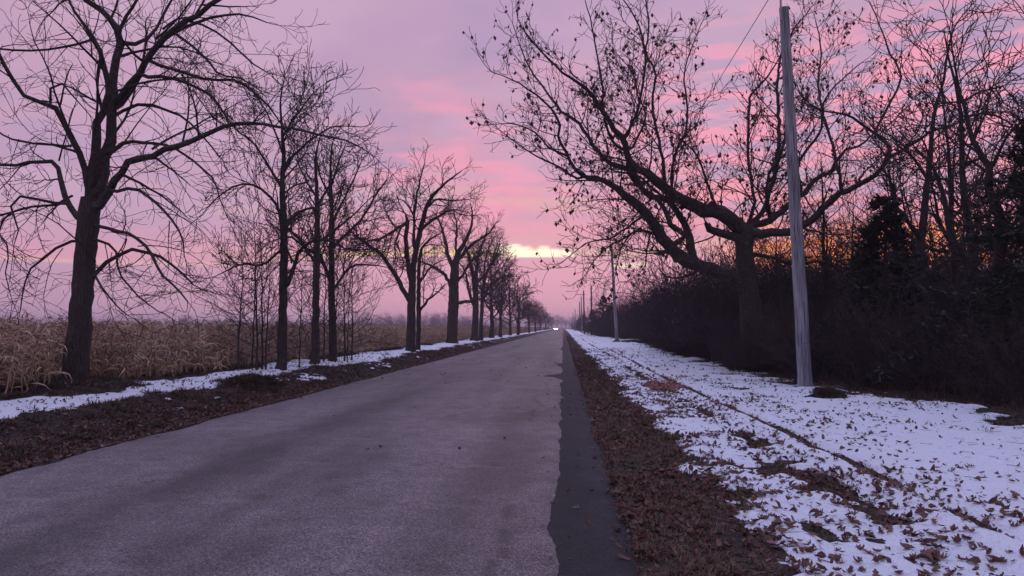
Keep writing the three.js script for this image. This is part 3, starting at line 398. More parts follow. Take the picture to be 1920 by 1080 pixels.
function sheet(xs, zs, yf, cf, uvs = 1) {                           // a grid over x and z
  const nx = xs.length, nz = zs.length, p = new Float32Array(nx * nz * 3), u = new Float32Array(nx * nz * 2), c = cf ? new Float32Array(nx * nz * 3) : null, id = new Uint32Array((nx - 1) * (nz - 1) * 6);
  let k = 0;
  for (let j = 0; j < nz; j++) for (let i = 0; i < nx; i++, k++) { const x = typeof xs === 'function' ? 0 : xs[i], z = zs[j]; p[k * 3] = x; p[k * 3 + 1] = yf(x, z); p[k * 3 + 2] = z; u[k * 2] = x * uvs; u[k * 2 + 1] = -z * uvs; if (c) { const q = cf(x, z); c[k * 3] = q[0]; c[k * 3 + 1] = q[1]; c[k * 3 + 2] = q[2]; } }
  k = 0;
  for (let j = 0; j < nz - 1; j++) for (let i = 0; i < nx - 1; i++) { const a = j * nx + i, b = a + nx; id[k++] = a; id[k++] = a + 1; id[k++] = b; id[k++] = a + 1; id[k++] = b + 1; id[k++] = b; }
  const g = new THREE.BufferGeometry(); g.setAttribute('position', new THREE.BufferAttribute(p, 3)); g.setAttribute('uv', new THREE.BufferAttribute(u, 2)); if (c) g.setAttribute('color', new THREE.BufferAttribute(c, 3)); g.setIndex(new THREE.BufferAttribute(id, 1)); g.computeVertexNormals(); return g;
}
function trimSheet(g, keep) {                                        // drop triangles whose three corners are all unwanted
  const id = g.index.array, out = []; for (let k = 0; k < id.length; k += 3) if (keep(id[k]) || keep(id[k + 1]) || keep(id[k + 2])) out.push(id[k], id[k + 1], id[k + 2]); g.setIndex(out); return g;
}
const steps = (a, b, d) => { const n = Math.max(1, Math.round(Math.abs(b - a) / d)), o = []; for (let k = 0; k < n; k++) o.push(a + (b - a) * k / n); return o; };
function rows(near, far, least, grow) { const o = []; let z = near; while (z > far) { o.push(z); z -= Math.max(least, grow * Math.max(-z, 0)); } o.push(far); return o; }

// the ground, one sheet to the horizon
{
  const xs = [-4000, -2000, -1000, -500, -250, -120, -70, -45, -32, -25, -20, -17, -15, ...steps(-13.5, -6.3, 0.11), ...steps(-6.3, ROAD_L, 0.05), ROAD_L, -5.9, -3, 0.2, ...steps(ROAD_R, 3.5, 0.1), ...steps(3.5, 12, 0.16), 13, 14.5, 17, 20, 25, 32, 45, 70, 120, 250, 500, 1000, 2000, 4000];
  const zs = rows(14, -4000, 0.12, 0.016);
  structure('ground', sheet(xs, zs, gh, (x, z) => {
    const n = fbm(x * 1.3, z * 1.3, 3, 70), m = fbm(x * 0.5, z * 0.4, 3, 71);
    if (x < ROAD_L - 4.2) return mix3([0.09, 0.062, 0.042], [0.15, 0.105, 0.07], n);
    if (x < 0) return mix3([0.055, 0.042, 0.03], [0.12, 0.08, 0.056], n);
    if (x < 2.4) return mix3([0.13, 0.075, 0.052], mix3([0.05, 0.05, 0.026], [0.15, 0.085, 0.058], n), ss(0.35, 0.6, m));
    return mix3([0.07, 0.05, 0.036], [0.13, 0.085, 0.06], n);
  }), M.soil);
}
// the old dark asphalt, and the pale chip seal laid over it with a ragged right edge
const zRoad = rows(9, -3600, 0.1, 0.014);
structure('road', sheet([ROAD_L - 0.02, ...steps(-6.0, -0.6, 0.9), -0.6, ...steps(-0.5, ROAD_R, 0.06), ROAD_R].map((v) => v), zRoad, (x, z) => {
  return -0.004 + (x > ROAD_R - 0.05 ? -0.02 : 0) + (x < ROAD_L ? -0.03 : 0);
}, (x, z) => { const n = fbm(x * 2.6, z * 0.9, 4, 75), k = 0.062 + 0.07 * (n - 0.5) + 0.02 * (fbm(x * 9, z * 5, 3, 74) - 0.5); return [k * 1.0, k * 0.96, k * 1.06]; }), M.tar);
{
  const N = 78, g = [], zs = rows(9, -3600, 0.04, 0.008);
  const p = [], u = [], c = [], id = [];
  zs.forEach((z) => {
    const jag = (fbm(3.7, z * 0.55, 3, 76) - 0.5) * 0.14 + (fbm(8.8, z * 1.7, 5, 77) - 0.5) * 0.26 * noise(z * 0.6, 7.7, 78);
    const bite = 0.5 * Math.exp(-(((z + 26.2) / 1.1) ** 2)) + 0.28 * Math.exp(-(((z + 34) / 1.6) ** 2)) + 0.16 * Math.exp(-(((z + 60) / 4) ** 2));
    const R = -0.03 + jag - bite * (0.35 + 1.3 * fbm(z * 3.2, 1, 4, 79)), L = ROAD_L + 0.02 + (fbm(9.1, z * 0.9, 3, 80) - 0.5) * 0.22 + (noise(z * 7, 3, 81) - 0.5) * 0.06;
    for (let i = 0; i <= N; i++) {
      const t = i / N, x = L + (R - L) * t;
      const side = Math.min(t, 1 - t) * (R - L), y = 0.012 * ss(0, 0.04, side) + 0.03 * Math.sin(Math.PI * t) - (i === 0 || i === N ? 0.012 : 0);
      p.push(x, y, z); u.push(x, -z);
      const n = fbm(x * 1.3, z * 0.07, 4, 82), n2 = fbm(x * 1.6, z * 0.9, 5, 83);
      let k = 0.335 + 0.3 * (n - 0.5) + 0.24 * (n2 - 0.5);
      for (const [tx, tw, ts] of [[-0.95, 0.42, -0.012], [-2.6, 0.45, -0.02], [-3.9, 0.5, -0.022], [-5.2, 0.4, -0.015], [-0.35, 0.18, 0.03], [-1.75, 0.3, 0.012]]) k += 1.9 * ts * Math.exp(-(((x - tx - (noise(z * 0.05, tx, 84) - 0.5) * 0.4) / tw) ** 2)) * (0.4 + 1.2 * noise(x * 0.8, z * 0.22, 85));
      const stain = ss(0.66, 0.74, fbm(x * 1.1 + 5, z * 0.28, 4, 86)); k *= 1 - 0.25 * stain; k *= 1 - 0.2 * ss(0.6, 0.72, fbm(x * 0.7 + z * 0.25, z * 0.35 - 2, 4, 94));
      const crack = Math.abs(x + 0.52 - (fbm(z * 0.5, 2, 4, 87) - 0.5) * 0.7); if (crack < 0.03 && noise(z * 0.4, 5, 88) > 0.3) k *= 0.45; const cr2 = Math.abs(((z + fbm(x * 0.8, z * 0.1, 3, 95) * 5 + 400) % 7.3)); if (cr2 < 0.035 && noise(x * 0.7, z * 0.2, 96) > 0.55) k *= 0.5;
      const edgeDark = 1 - 0.35 * ss(0.55, 0.7, fbm(x * 2.5, z * 1.1, 3, 89)) * Math.exp(-(x - L) / 0.5); k *= edgeDark;
      c.push(k * 1.08, k * 0.95, k * 0.94);
    }
  });
  const w = N + 1; for (let j = 0; j < zs.length - 1; j++) for (let i = 0; i < N; i++) { const a = j * w + i, b = a + w; id.push(a, a + 1, b, a + 1, b + 1, b); }
  const G = new Geo(); G.p = p; G.u = u; G.c = c; G.i = id; structure('road_surface', G.build(), M.seal);
}
// snow lying on both verges
{
  const xsR = [...steps(0.95, 4.2, 0.042), ...steps(4.2, 9.5, 0.065), ...steps(9.5, 16, 0.16), 16], zsR = [...rows(-2.6, -170, 0.045, 0.0062)];
  let g = sheet(xsR, zsR, (x, z) => gh(x, z) + snowR(x, z)); let p = g.attributes.position.array;
  structure('snow', trimSheet(g, (k) => snowR(p[k * 3], p[k * 3 + 2]) > -0.03), M.snow);
  const xsL = [...steps(-11.6, -6.9, 0.06), -6.9], zsL = rows(-6, -170, 0.06, 0.0075);
  g = sheet(xsL, zsL, (x, z) => gh(x, z) + snowL(x, z)); const q = g.attributes.position.array;
  structure('snow', trimSheet(g, (k) => snowL(q[k * 3], q[k * 3 + 2]) > -0.03), M.snow);
  const farR = sheet(steps(1.2, 9, 0.3), rows(-170, -900, 3, 0.02), (x, z) => gh(x, z) + mix(-0.05, 0.05, ss(1.4, 1.9, x)) - 0.1 * ss(6.5, 8, x) + (fbm(x * 1.2, z * 0.15, 3, 91) - 0.55) * 0.12);
  structure('snow', farR, M.snow);
  structure('snow', sheet(steps(-11, -7, 0.3), rows(-170, -900, 3, 0.02), (x, z) => gh(x, z) + mix(-0.06, 0.05, ss(-7.4, -8.2, x)) - 0.1 * ss(-9.2, -10.2, x) + (fbm(x * 1.2, z * 0.12, 3, 92) - 0.5) * 0.14), M.snow);
}
const top = (x, z) => { let y = gh(x, z); if (x > 0.95 && x < 16) y = Math.max(y, y + snowR(x, z)); else if (x < -6.9 && x > -11.6) y = Math.max(y, y + snowL(x, z)); else if (x > ROAD_L && x < ROAD_R) y = x > -0.05 ? 0 : 0.012 + 0.03 * Math.sin(Math.PI * (x - ROAD_L) / (-ROAD_L)); return y; };
// ---------------------------------------------------------------- bare trees
function branch(out, P, D, len, r, lvl, o) {                        // out = { limb, twig, leaf }
  const n = lvl <= 1 ? 7 : lvl === 2 ? 4 : 2, step = len / n, pts = [P.slice()], rs = [r]; let d = unit(D), p = P.slice();
  const tip = Math.max(o.tip, r * 0.3), cb = (o.curl || 0.1) * (lvl === 1 ? 1 : 1.4), cv = [rr(-cb, cb), rr(-cb, cb), rr(-cb, cb)];
  for (let k = 1; k <= n; k++) {
    const w = o.wig * (lvl <= 1 ? 0.8 : 1);
    d = unit([d[0] + rr(-w, w) + cv[0], d[1] + rr(-w, w) + cv[1] + (o.lift[lvl] || 0) * (0.4 + k / n), d[2] + rr(-w, w) + cv[2]]);
    p = [p[0] + d[0] * step, p[1] + d[1] * step, p[2] + d[2] * step]; pts.push(p); rs.push(mix(r, tip, k / n));
  }
  if (lvl <= 1) { if (r > 0.02) tube(out.limb, pts, rs, 5, 0, false); else thinTube(out.limb, pts, rs); } else thinTube(out.twig, pts, rs);
  if (lvl < o.levels) {
    const m = Math.max(lvl < 2 ? 3 : 1, Math.round(len * o.dens[lvl] * rr(0.75, 1.25)));
    for (let k = 0; k < m; k++) {
      const t = k === 0 ? 0.98 : 0.15 + 0.85 * (k + rnd() * 0.8) / m, f = Math.min(n - 1, Math.floor(Math.min(t, 0.999) * n)), q = Math.min(t, 0.999) * n - f;
      const a = pts[f], b = pts[f + 1], T = unit([b[0] - a[0], b[1] - a[1], b[2] - a[2]]), N = perp(T), an = (k === 0 ? rr(0.1, 0.35) : rr(o.ang[0], o.ang[1]));
      const nd = [T[0] * Math.cos(an) + N[0] * Math.sin(an), T[1] * Math.cos(an) + N[1] * Math.sin(an), T[2] * Math.cos(an) + N[2] * Math.sin(an)];
      const cl = len * rr(o.ratio[0], o.ratio[1]) * (1.1 - 0.5 * t);
      branch(out, [mix(a[0], b[0], q), mix(a[1], b[1], q), mix(a[2], b[2], q)], nd, Math.max(o.least, cl), Math.max(o.tip * 1.1, mix(r, tip, t) * rr(0.5, 0.72)), lvl + 1, o);
    }
  }
  if (o.leaves && lvl >= 2 && rnd() < o.leaves) deadLeaf(out.leaf, pts[rnd() < 0.6 ? n : n - 1], o.leafSize || 0.09);
}
function deadLeaf(G, P, s) {                                        // a curled, hanging leaf: four triangles
  const l = s * rr(0.7, 1.5), w = l * rr(0.3, 0.5), a = rr(0, 6.28), c = Math.cos(a), n = Math.sin(a), ti = rr(-0.6, 0.9), f = G.count;
  const put = (x, y, z) => G.p.push(P[0] + x * c - z * n, P[1] + y, P[2] + x * n + z * c);
  put(0, 0, 0); put(w, -l * 0.45, l * 0.2 * ti); put(-w, -l * 0.5, l * 0.25); put(0, -l * 0.5, -l * 0.12); put(w * 0.3 * ti, -l, l * 0.3);
  G.i.push(f, f + 3, f + 1, f, f + 2, f + 3, f + 1, f + 3, f + 4, f + 3, f + 2, f + 4);
}
function smooth(limb, gap, wob) {                                   // catmull-rom through the traced points, with a little wander
  const V = limb.map((q) => new THREE.Vector3(q[0], q[1], q[2])), cv = new THREE.CatmullRomCurve3(V, false, 'centripetal'); let L = 0; const cum = [0];
  for (let k = 1; k < V.length; k++) { L += V[k].distanceTo(V[k - 1]); cum.push(L); }
  const n = Math.max(3, Math.ceil(L / gap)), pts = [], rs = [];
  for (let k = 0; k <= n; k++) {
    const s = L * k / n; let f = 0; while (f < V.length - 2 && cum[f + 1] < s) f++;
    const t = clamp((s - cum[f]) / (cum[f + 1] - cum[f])), P = cv.getPoint((f + t) / (V.length - 1)), r = mix(limb[f][3], limb[f + 1][3], t), w = wob * Math.min(1, r * 12) * (k > 1 ? 1 : 0);
    pts.push([P.x + rr(-w, w), P.y + rr(-w, w), P.z + rr(-w, w)]); rs.push(r);
  }
  return { pts, rs, L };
}
const KIND = {
  walnut: { tip: 0.005, levels: 4, wig: 0.2, curl: 0.16, lift: [0, -0.015, 0.005, 0.03, 0.04], dens: [0, 4.0, 4.4, 4.6], ang: [0.5, 1.2], ratio: [0.3, 0.52], least: 0.13, per: 2.5, len: 2.0, start: 0.1, bold: 1.12 },
  oak: { tip: 0.0078, levels: 4, wig: 0.24, curl: 0.12, lift: [0, 0.09, 0.08, 0.06, 0.03], dens: [0, 3.6, 4.0, 3.4], ang: [0.45, 1.1], ratio: [0.33, 0.6], least: 0.16, per: 3.5, len: 1.85, start: 0.08, leaves: 0.14, leafSize: 0.125, shoots: 5.5 },
  ash: { tip: 0.0085, levels: 3, wig: 0.22, lift: [0, 0.07, 0.09, 0.08, 0.05], dens: [0, 5.6, 6.0, 3], ang: [0.5, 1.05], ratio: [0.32, 0.62], least: 0.2, per: 5.2, len: 1.5, start: 0.1, leaves: 0.02, leafSize: 0.08 },
  field: { tip: 0.0105, levels: 3, wig: 0.24, curl: 0.13, lift: [0, 0.05, 0.05, 0.03], dens: [0, 4.4, 4.6, 2.5], ang: [0.5, 1.1], ratio: [0.35, 0.62], least: 0.26, per: 4.0, len: 1.7, start: 0.08, bold: 1.06 },
  far: { tip: 0.022, levels: 3, wig: 0.26, lift: [0, 0.05, 0.05, 0.03], dens: [0, 3.0, 2.8, 2.5], ang: [0.5, 1.1], ratio: [0.38, 0.66], least: 0.4, per: 2.6, len: 1.25, start: 0.12 },
  wood: { tip: 0.0095, levels: 3, wig: 0.28, lift: [0, 0.06, 0.04, 0.02], dens: [0, 4.6, 4.6, 2.5], ang: [0.5, 1.2], ratio: [0.35, 0.68], least: 0.22, per: 4.6, len: 1.75, start: 0.12 },
};
function tracedTree(key, kind, name, label, category, mats, s, trunkFrom = 0.45, group) {
  reseed(s); const { base, limbs } = TRACED[key], o = KIND[kind], t = thing(name, label, category, base, group), leaf = new Geo();
  t.userData.kindName = name;
  limbs.forEach((lb, i) => {
    const { pts, rs, L } = smooth(lb, i ? 0.34 : 0.22, i ? 0.06 : 0.02), limb = new Geo(), twig = new Geo(), out = { limb, twig, leaf };
    if (o.bold) rs.forEach((v, k) => { rs[k] = v * o.bold; });
    if (i === 0) { pts.unshift([pts[0][0], pts[0][1] - 0.25, pts[0][2]]); rs.unshift(rs[0] * 1.15); }
    tube(limb, pts, rs, i === 0 ? 18 : rs[0] > 0.08 ? 10 : 7, i === 0 ? 0.1 : rs[0] > 0.05 ? 0.14 : 0, true);
    const n = pts.length - 1; let acc = 0; const rmax = rs[1];
    for (let k = 1; k <= n; k++) {
      const a = pts[k - 1], b = pts[k], q = k / n; if (q < (i === 0 ? trunkFrom : o.start)) continue;
      const T = unit([b[0] - a[0], b[1] - a[1], b[2] - a[2]]), r = rs[k];
      acc += Math.hypot(b[0] - a[0], b[1] - a[1], b[2] - a[2]) * o.per * (r > 0.09 ? 0.5 : r > 0.05 ? 0.8 : 1) * (i === 0 ? 0.55 : 1);
      if (k === n) acc = Math.max(acc, 2);
      if (o.shoots && r > 0.07 && pts[k][1] > 4) for (let m = Math.floor(o.shoots * 0.34 + rnd()); m > 0; m--) branch(out, pts[k], [rr(-1, 1), rr(0.2, 1.4), rr(-1, 1)], rr(0.3, 0.8), 0.011, 2, { ...o, leaves: 0.7, levels: 3 });
      while (acc >= 1) {
        acc -= 1; const N = perp(T), an = k === n ? rr(0.1, 0.5) : rr(0.5, 1.2), cl = o.len * rr(0.45, 1.15) * (0.75 + 5.5 * Math.min(r, 0.1)) * (1.15 - 0.45 * q);
        branch(out, [mix(a[0], b[0], rnd()), b[1], mix(a[2], b[2], 0.9)].map((v, z) => (k === n ? b[z] : v)), [T[0] * Math.cos(an) + N[0] * Math.sin(an), T[1] * Math.cos(an) + N[1] * Math.sin(an), T[2] * Math.cos(an) + N[2] * Math.sin(an)], cl, clamp(r * 0.45, o.tip * 1.8, 0.036), 1, o);
      }
    }
    const lm = mesh(i ? 'limb' : 'trunk', limb.build(), mats[0], t);
    if (twig.i.length) mesh('twigs', twig.build(), mats[1], lm, 'stuff');
  });
  if (leaf.i.length) mesh('withered_leaves', leaf.build(), M.oakLeaf, t, 'stuff');
  return t;
}
// a tree of a given height grown from rules: trunk > a few limbs, crown of twigs
function grownTree(s, h, r, o, opt = {}) {
  reseed(s); const trunk = new Geo(), limb = new Geo(), twig = new Geo(), leaf = new Geo(), out = { limb, twig, leaf }, pts = [], rs = [], n = 12, lx = rr(-0.06, 0.06) * h, lz = rr(-0.06, 0.06) * h, th = h * (opt.trunk || 0.85);
  for (let k = 0; k <= n; k++) { const t = k / n; pts.push([lx * t * t + (k > 1 ? rr(-0.03, 0.03) * h * 0.2 : 0), th * t - (k ? 0 : 0.2), lz * t * t + (k > 1 ? rr(-0.03, 0.03) * h * 0.2 : 0)]); rs.push(r * (k === 0 ? 1.35 : 1) * Math.pow(1 - t * 0.93, 0.9)); }
  tube(trunk, pts, rs, 8, 0, true);
  const limbs = opt.limbs || 14;
  for (let k = 0; k < limbs; k++) {
    const t = mix(opt.from || 0.3, 0.99, k / (limbs - 1)), f = Math.min(n - 1, Math.floor(t * n)), q = t * n - f, a = pts[f], b = pts[f + 1], az = k * 2.4 + rr(-0.5, 0.5), rise = rr(0.25, 0.8) + 0.5 * t;
    branch(out, [mix(a[0], b[0], q), mix(a[1], b[1], q), mix(a[2], b[2], q)], [Math.cos(az), rise, Math.sin(az)], h * (opt.spread || 0.34) * rr(0.7, 1.15) * (1.25 - 0.75 * t) * (t < 0.4 ? 0.85 : 1), Math.max(0.012, mix(rs[f], rs[f + 1], q) * rr(0.35, 0.6)), 1, o);
  }
  return { trunk: trunk.build(), limb: limb.build(), twig: twig.build() };
}
function putGrown(parts, name, label, category, pos, turn, scale, mats, group) {
  const t = thing(name, label, category, pos, group); t.userData.kindName = name; t.rotation.y = turn; t.scale.setScalar(scale);
  mesh('trunk', parts.trunk, mats[0], t); const c = mesh('crown', parts.limb, mats[0], t); mesh('twigs', parts.twig, mats[1], c, 'stuff'); return t;
}
const gb = (x, z) => [x, gh(x, z) - 0.05, z];

tracedTree('walnut', 'walnut', 'bare_tree', 'large bare roadside tree with long drooping limbs, nearest on the left before the corn', 'tree', [M.bark, M.twig], 11, 0.9);
tracedTree('ashA', 'ash', 'bare_tree', 'tall slim bare tree with a straight trunk, leftmost of the three beside the saplings', 'tree', [M.bark, M.twig], 21, 0.4);
tracedTree('ashB', 'ash', 'bare_tree', 'slender bare tree in the middle of the close group of three on the left verge', 'tree', [M.bark, M.twig], 22, 0.4);
tracedTree('ashC', 'ash', 'bare_tree', 'bushy bare tree with upswept twigs, rightmost of the three beside the saplings', 'tree', [M.bark, M.twig], 23, 0.35);
tracedTree('broken', 'field', 'bare_tree', 'bare tree with a snapped upright limb and broken branch hanging down', 'tree', [M.bark, M.twig], 24, 0.45);
tracedTree('brokenTwin', 'field', 'bare_tree', 'thin bare tree growing close against the storm-broken tree', 'tree', [M.bark, M.twig], 25, 0.5);
tracedTree('stout', 'field', 'bare_tree', 'stout bare tree with a thick dark trunk and rounded crown on the left', 'tree', [M.bark, M.twig], 26, 0.5);
tracedTree('pairA', 'field', 'bare_tree', 'bare tree with a forked trunk just beyond the stout one on the left', 'tree', [M.bark, M.twig], 27, 0.45);
tracedTree('pairB', 'field', 'bare_tree', 'slim bare tree leaning to the road, right-hand of the pair beyond the stout one', 'tree', [M.bark, M.twig], 28, 0.45);
tracedTree('oak', 'oak', 'oak_tree', 'huge leaning oak with crooked spreading limbs and a few withered leaves', 'tree', [M.bark, M.twigRed], 31, 0.85);
tracedTree('woodA', 'wood', 'bare_tree', 'tall bare tree with a thin upright stem rising right of the nearest pole', 'tree', [M.bark2, M.twig], 41, 0.4);
tracedTree('woodB', 'wood', 'bare_tree', 'bare tree leaning left over the conifer at the wood edge', 'tree', [M.bark2, M.twig], 42, 0.35);
tracedTree('woodC', 'wood', 'bare_tree', 'tall bare tree with dense tangled twigs at the right border of the view', 'tree', [M.bark2, M.twig], 43, 0.35);

// farther trees of the avenue on the left, growing smaller towards the end of the road
const grownA = grownTree(101, 11, 0.28, KIND.far, { spread: 0.42, limbs: 21, from: 0.25 }), grownB = grownTree(102, 10, 0.22, KIND.far, { spread: 0.36, limbs: 20, from: 0.22 }), grownC = grownTree(103, 9, 0.2, KIND.far, { spread: 0.46, limbs: 19, from: 0.2, trunk: 0.75 });
const avenue = [
  [-8.9, -98, grownA, 0.3, 1.12, 'dark bare tree with twin stems beyond the forked pair in the left avenue'], [-8.6, -108, grownB, 1.2, 1.2, 'bare tree touching the twin-stemmed one in the left avenue'],
  [-8.6, -128, grownC, 2.2, 1.35, 'wide low bare tree midway along the far left avenue'], [-8.3, -145, grownA, 3.9, 0.88, 'bare tree behind the wide low one in the far left avenue'],
  [-9.2, -165, grownB, 0.7, 1.05, null], [-8.2, -190, grownC, 4.4, 1.0, null], [-9.4, -215, grownA, 5.2, 0.85, null], [-8.4, -240, grownB, 1.9, 0.95, null], [-9.8, -275, grownC, 0.2, 1.1, null], [-9, -310, grownA, 2.8, 0.9, null], [-10, -350, grownB, 4.0, 1.0, null], [-9, -400, grownC, 5.5, 1.1, null], [-10, -460, grownA, 1.0, 0.95, null], [-10, -540, grownB, 2.0, 1.1, null], [-9, -640, grownC, 2.4, 1.2, null],
];
for (const [x, z, g, turn, s, label] of avenue) putGrown(g, 'bare_tree', label || 'small distant bare tree in the hazy far end of the left avenue', 'tree', gb(x, z), turn, s, [M.bark2, M.twig], label ? undefined : 'distant trees of the left avenue');
// lone trees out in the corn field
for (const [x, z, s, label] of [[-127, -258, 0.62, 'small rounded bare tree standing alone far out beyond the corn'], [-135, -255, 0.42, 'low scrubby bare tree left of the lone rounded one beyond the corn'], [-116, -268, 0.55, 'small bare tree right of the lone rounded one beyond the corn']]) putGrown(grownC, 'field_tree', label, 'tree', gb(x, z), x, s * 1.15, [M.bark2, M.twig]);

// saplings round the group of three
const sapA = grownTree(201, 5.2, 0.035, { ...KIND.ash, dens: [0, 5, 4], lift: [0, 0.1, 0.08, 0.05], levels: 3, tip: 0.006 }, { spread: 0.3, limbs: 20, from: 0.12, trunk: 0.97 }), sapB = grownTree(202, 4.2, 0.03, { ...KIND.ash, dens: [0, 5, 4], lift: [0, 0.03, 0.05, 0.05], levels: 3, tip: 0.006 }, { spread: 0.42, limbs: 18, from: 0.1, trunk: 0.95 });
const saps = [[-9.9, -23.6, 0, 0.9, 0.3], [-9.75, -24.3, 1, 1.0, 2.0], [-9.45, -23.9, 0, 1.05, 4.1], [-9.35, -24.1, 1, 1.15, 5.0], [-9.2, -24.0, 0, 0.85, 1.1], [-8.55, -25.2, 1, 0.9, 2.9], [-8.4, -26.4, 0, 0.8, 0.8], [-9.1, -29.6, 1, 1.2, 3.3], [-8.8, -30.1, 0, 1.0, 5.9], [-8.6, -30.7, 1, 1.25, 4.6], [-8.5, -31.4, 0, 0.95, 2.4], [-8.3, -30.0, 1, 0.8, 1.7]];
const sapLabel = ['leftmost thin sapling with spreading twigs at the edge of the corn', null, null, null, null, 'thin sapling just right of the tall slim tree', null, 'leaning sapling with long slanting twigs right of the group of three', null, null, null, null];
saps.forEach(([x, z, v, s, turn], i) => putGrown(v ? sapB : sapA, 'sapling', sapLabel[i] || 'thin bare sapling in the tangle around the three roadside trees', 'sapling', gb(x, z), turn, s, [M.twig, M.twig], sapLabel[i] ? undefined : 'saplings around the group of three trees'));

// the wood on the right -----------------------------------------------------
const woodV = [301, 302, 303, 304].map((s, i) => grownTree(s, [11, 9, 12, 8][i], [0.15, 0.11, 0.17, 0.1][i], { ...KIND.wood, dens: [0, 3.2, 3.6, 2.5], tip: 0.0085 }, { spread: 0.34, limbs: 17, from: 0.14 }));
reseed(77);
const woodSpots = [[13.8, -22.5, 0, 1.2], [14.6, -29, 2, 1.2], [13, -27, 1, 1.3], [8.6, -41, 3, 0.62], [8.2, -47, 1, 0.6], [8.8, -52, 0, 0.5], [8.4, -58, 3, 0.66], [9.0, -66, 1, 0.7], [9.3, -74, 2, 0.5], [10.4, -32, 0, 0.9], [12.5, -30, 2, 0.85], [14.5, -34, 1, 1.0], [9.6, -36, 1, 0.85], [13.5, -24, 3, 1.0], [16.6, -28, 0, 1.0], [12.4, -20.5, 3, 1.0], [15.5, -20, 1, 1.05], [11.5, -40, 2, 0.75], [15, -42, 0, 0.9], [19, -38, 1, 1.1], [9.4, -44, 3, 0.8], [12, -50, 1, 0.8], [17, -52, 2, 0.9], [10.0, -55, 0, 0.6], [11.5, -62, 3, 0.75], [9.8, -70, 1, 0.62], [13, -78, 0, 0.6], [22, -34, 2, 1.0], [22, -45, 0, 1.0], [21, -26, 3, 1.2]];
for (const [x, z, v, s] of woodSpots) { const fringe = x < 9.5 && z < -40; putGrown(woodV[v], 'bare_tree', fringe ? 'small bare tree in the brush between the oak and the second pole' : 'thin dark bare tree deep in the tangled wood on the right', 'tree', gb(x, z), rr(0, 6.28), s, [M.bark2, M.twig], fringe ? 'small trees along the wood edge' : 'trees in the depth of the right-hand wood'); }
// beyond it, towards the end of the road
putGrown(woodV[1], 'bare_tree', 'slender bare tree with a fan of twigs just left of the second utility pole', 'tree', gb(7.0, -142), 1.0, 1.4, [M.bark2, M.twig]);
for (const [x, z, v, s] of [[9.2, -92, 3, 0.7], [10.5, -118, 1, 0.65], [9.5, -132, 0, 0.55], [11, -150, 3, 0.7], [9, -330, 0, 0.85], [8.2, -345, 2, 0.8], [9.5, -360, 1, 1.0], [7.5, -375, 3, 1.0], [8, -390, 0, 0.8], [9, -410, 2, 0.8], [7, -480, 1, 1.1], [8, -520, 0, 1.0], [6.5, -560, 2, 0.9], [8, -600, 3, 1.2], [5.5, -680, 0, 1.1], [7.5, -720, 1, 1.3]]) putGrown(woodV[v], 'bare_tree', 'distant bare tree in the hazy belt along the far right of the road', 'tree', gb(x, z), rr(0, 6.28), s, [M.bark2, M.twig], 'distant trees right of the road');
// a clump that closes the view at the end of the road
for (const [x, z, s] of [[-7, -900, 1.5], [-14, -940, 1.3], [-2, -1000, 1.4], [3, -980, 1.1]]) putGrown(grownA, 'bare_tree', 'hazy grey tree closing the view at the end of the road', 'tree', gb(x, z), x, s, [M.bark2, M.twig], 'trees at the end of the road');

// red cedars
function cedarParts(s, h, w) {
  reseed(s); const trunk = new Geo(), fol = new Geo(), n = Math.round(h * 34); tube(trunk, [[0, -0.2, 0], [0, h * 0.5, 0], [0, h * 0.97, 0]], [h * 0.022, h * 0.014, 0.006], 6);
  for (let k = 0; k < n; k++) {
    const t = Math.pow(rnd(), 0.9), y = h * mix(0.02, 0.98, t), az = rr(0, 6.28), prof = Math.pow(1 - t, 0.95) * (0.7 + 0.6 * noise(az * 1.3 + 9, y * 1.2, s)), L = w * (prof + 0.05) * rr(0.45, 1.2), rise = rr(-0.1, 0.5);
    for (let m = 1; m <= 8; m++) {
      const q = Math.sqrt(m / 8), bx = Math.cos(az) * L * q, by = y + rise * L * q - 0.25 * L * q * q, bz = Math.sin(az) * L * q;
      for (let b = 0; b < 9; b++) {
        const l = rr(0.1, 0.24), a2 = az + rr(-1.5, 1.5), up = rr(-0.5, 1.0), ox = rr(-0.1, 0.1), oy = rr(-0.05, 0.06), oz = rr(-0.1, 0.1), dx = Math.cos(a2) * l, dy = up * l, dz = Math.sin(a2) * l, ww = l * 0.15, f = fol.count, sx = -Math.sin(a2) * ww, sz = Math.cos(a2) * ww, vy = rr(-ww, ww), X = bx + ox, Y = by + oy, Z = bz + oz;
        fol.p.push(X, Y, Z, X + dx * 0.5 + sx, Y + dy * 0.5 + vy, Z + dz * 0.5 + sz, X + dx * 0.5 - sx, Y + dy * 0.5 - vy, Z + dz * 0.5 - sz, X + dx, Y + dy, Z + dz); fol.i.push(f, f + 1, f + 2, f + 1, f + 3, f + 2);
      }
    }
  }
  return [trunk.build(), fol.build()];
}
const cedV = [cedarParts(401, 5.5, 2.4), cedarParts(402, 4.2, 1.7), cedarParts(403, 7.2, 3.6)];
function cedar(v, x, z, s, turn, label, group) { const t = thing('cedar_tree', label, 'conifer', gb(x, z), group); t.rotation.y = turn; t.scale.setScalar(s); mesh('trunk', cedV[v][0], M.bark2, t); mesh('crown', cedV[v][1], M.cedar, t); }
cedar(0, 9.55, -24.0, 1.0, 0.5, 'dark pointed conifer in the wood between the nearest pole and the tall thin tree');
cedar(2, 10.3, -17.6, 0.86, 1.5, 'large dark conifer filling the right border of the view');
cedar(1, 12.6, -19.5, 1.15, 2.5, 'dark conifer behind the large one at the right border');
cedar(2, 7.1, -140, 1.0, 3.5, 'tall dark conifer just left of the second utility pole');
cedar(1, 8.7, -95, 1.08, 0.9, 'rounded dark conifer right of the second utility pole');
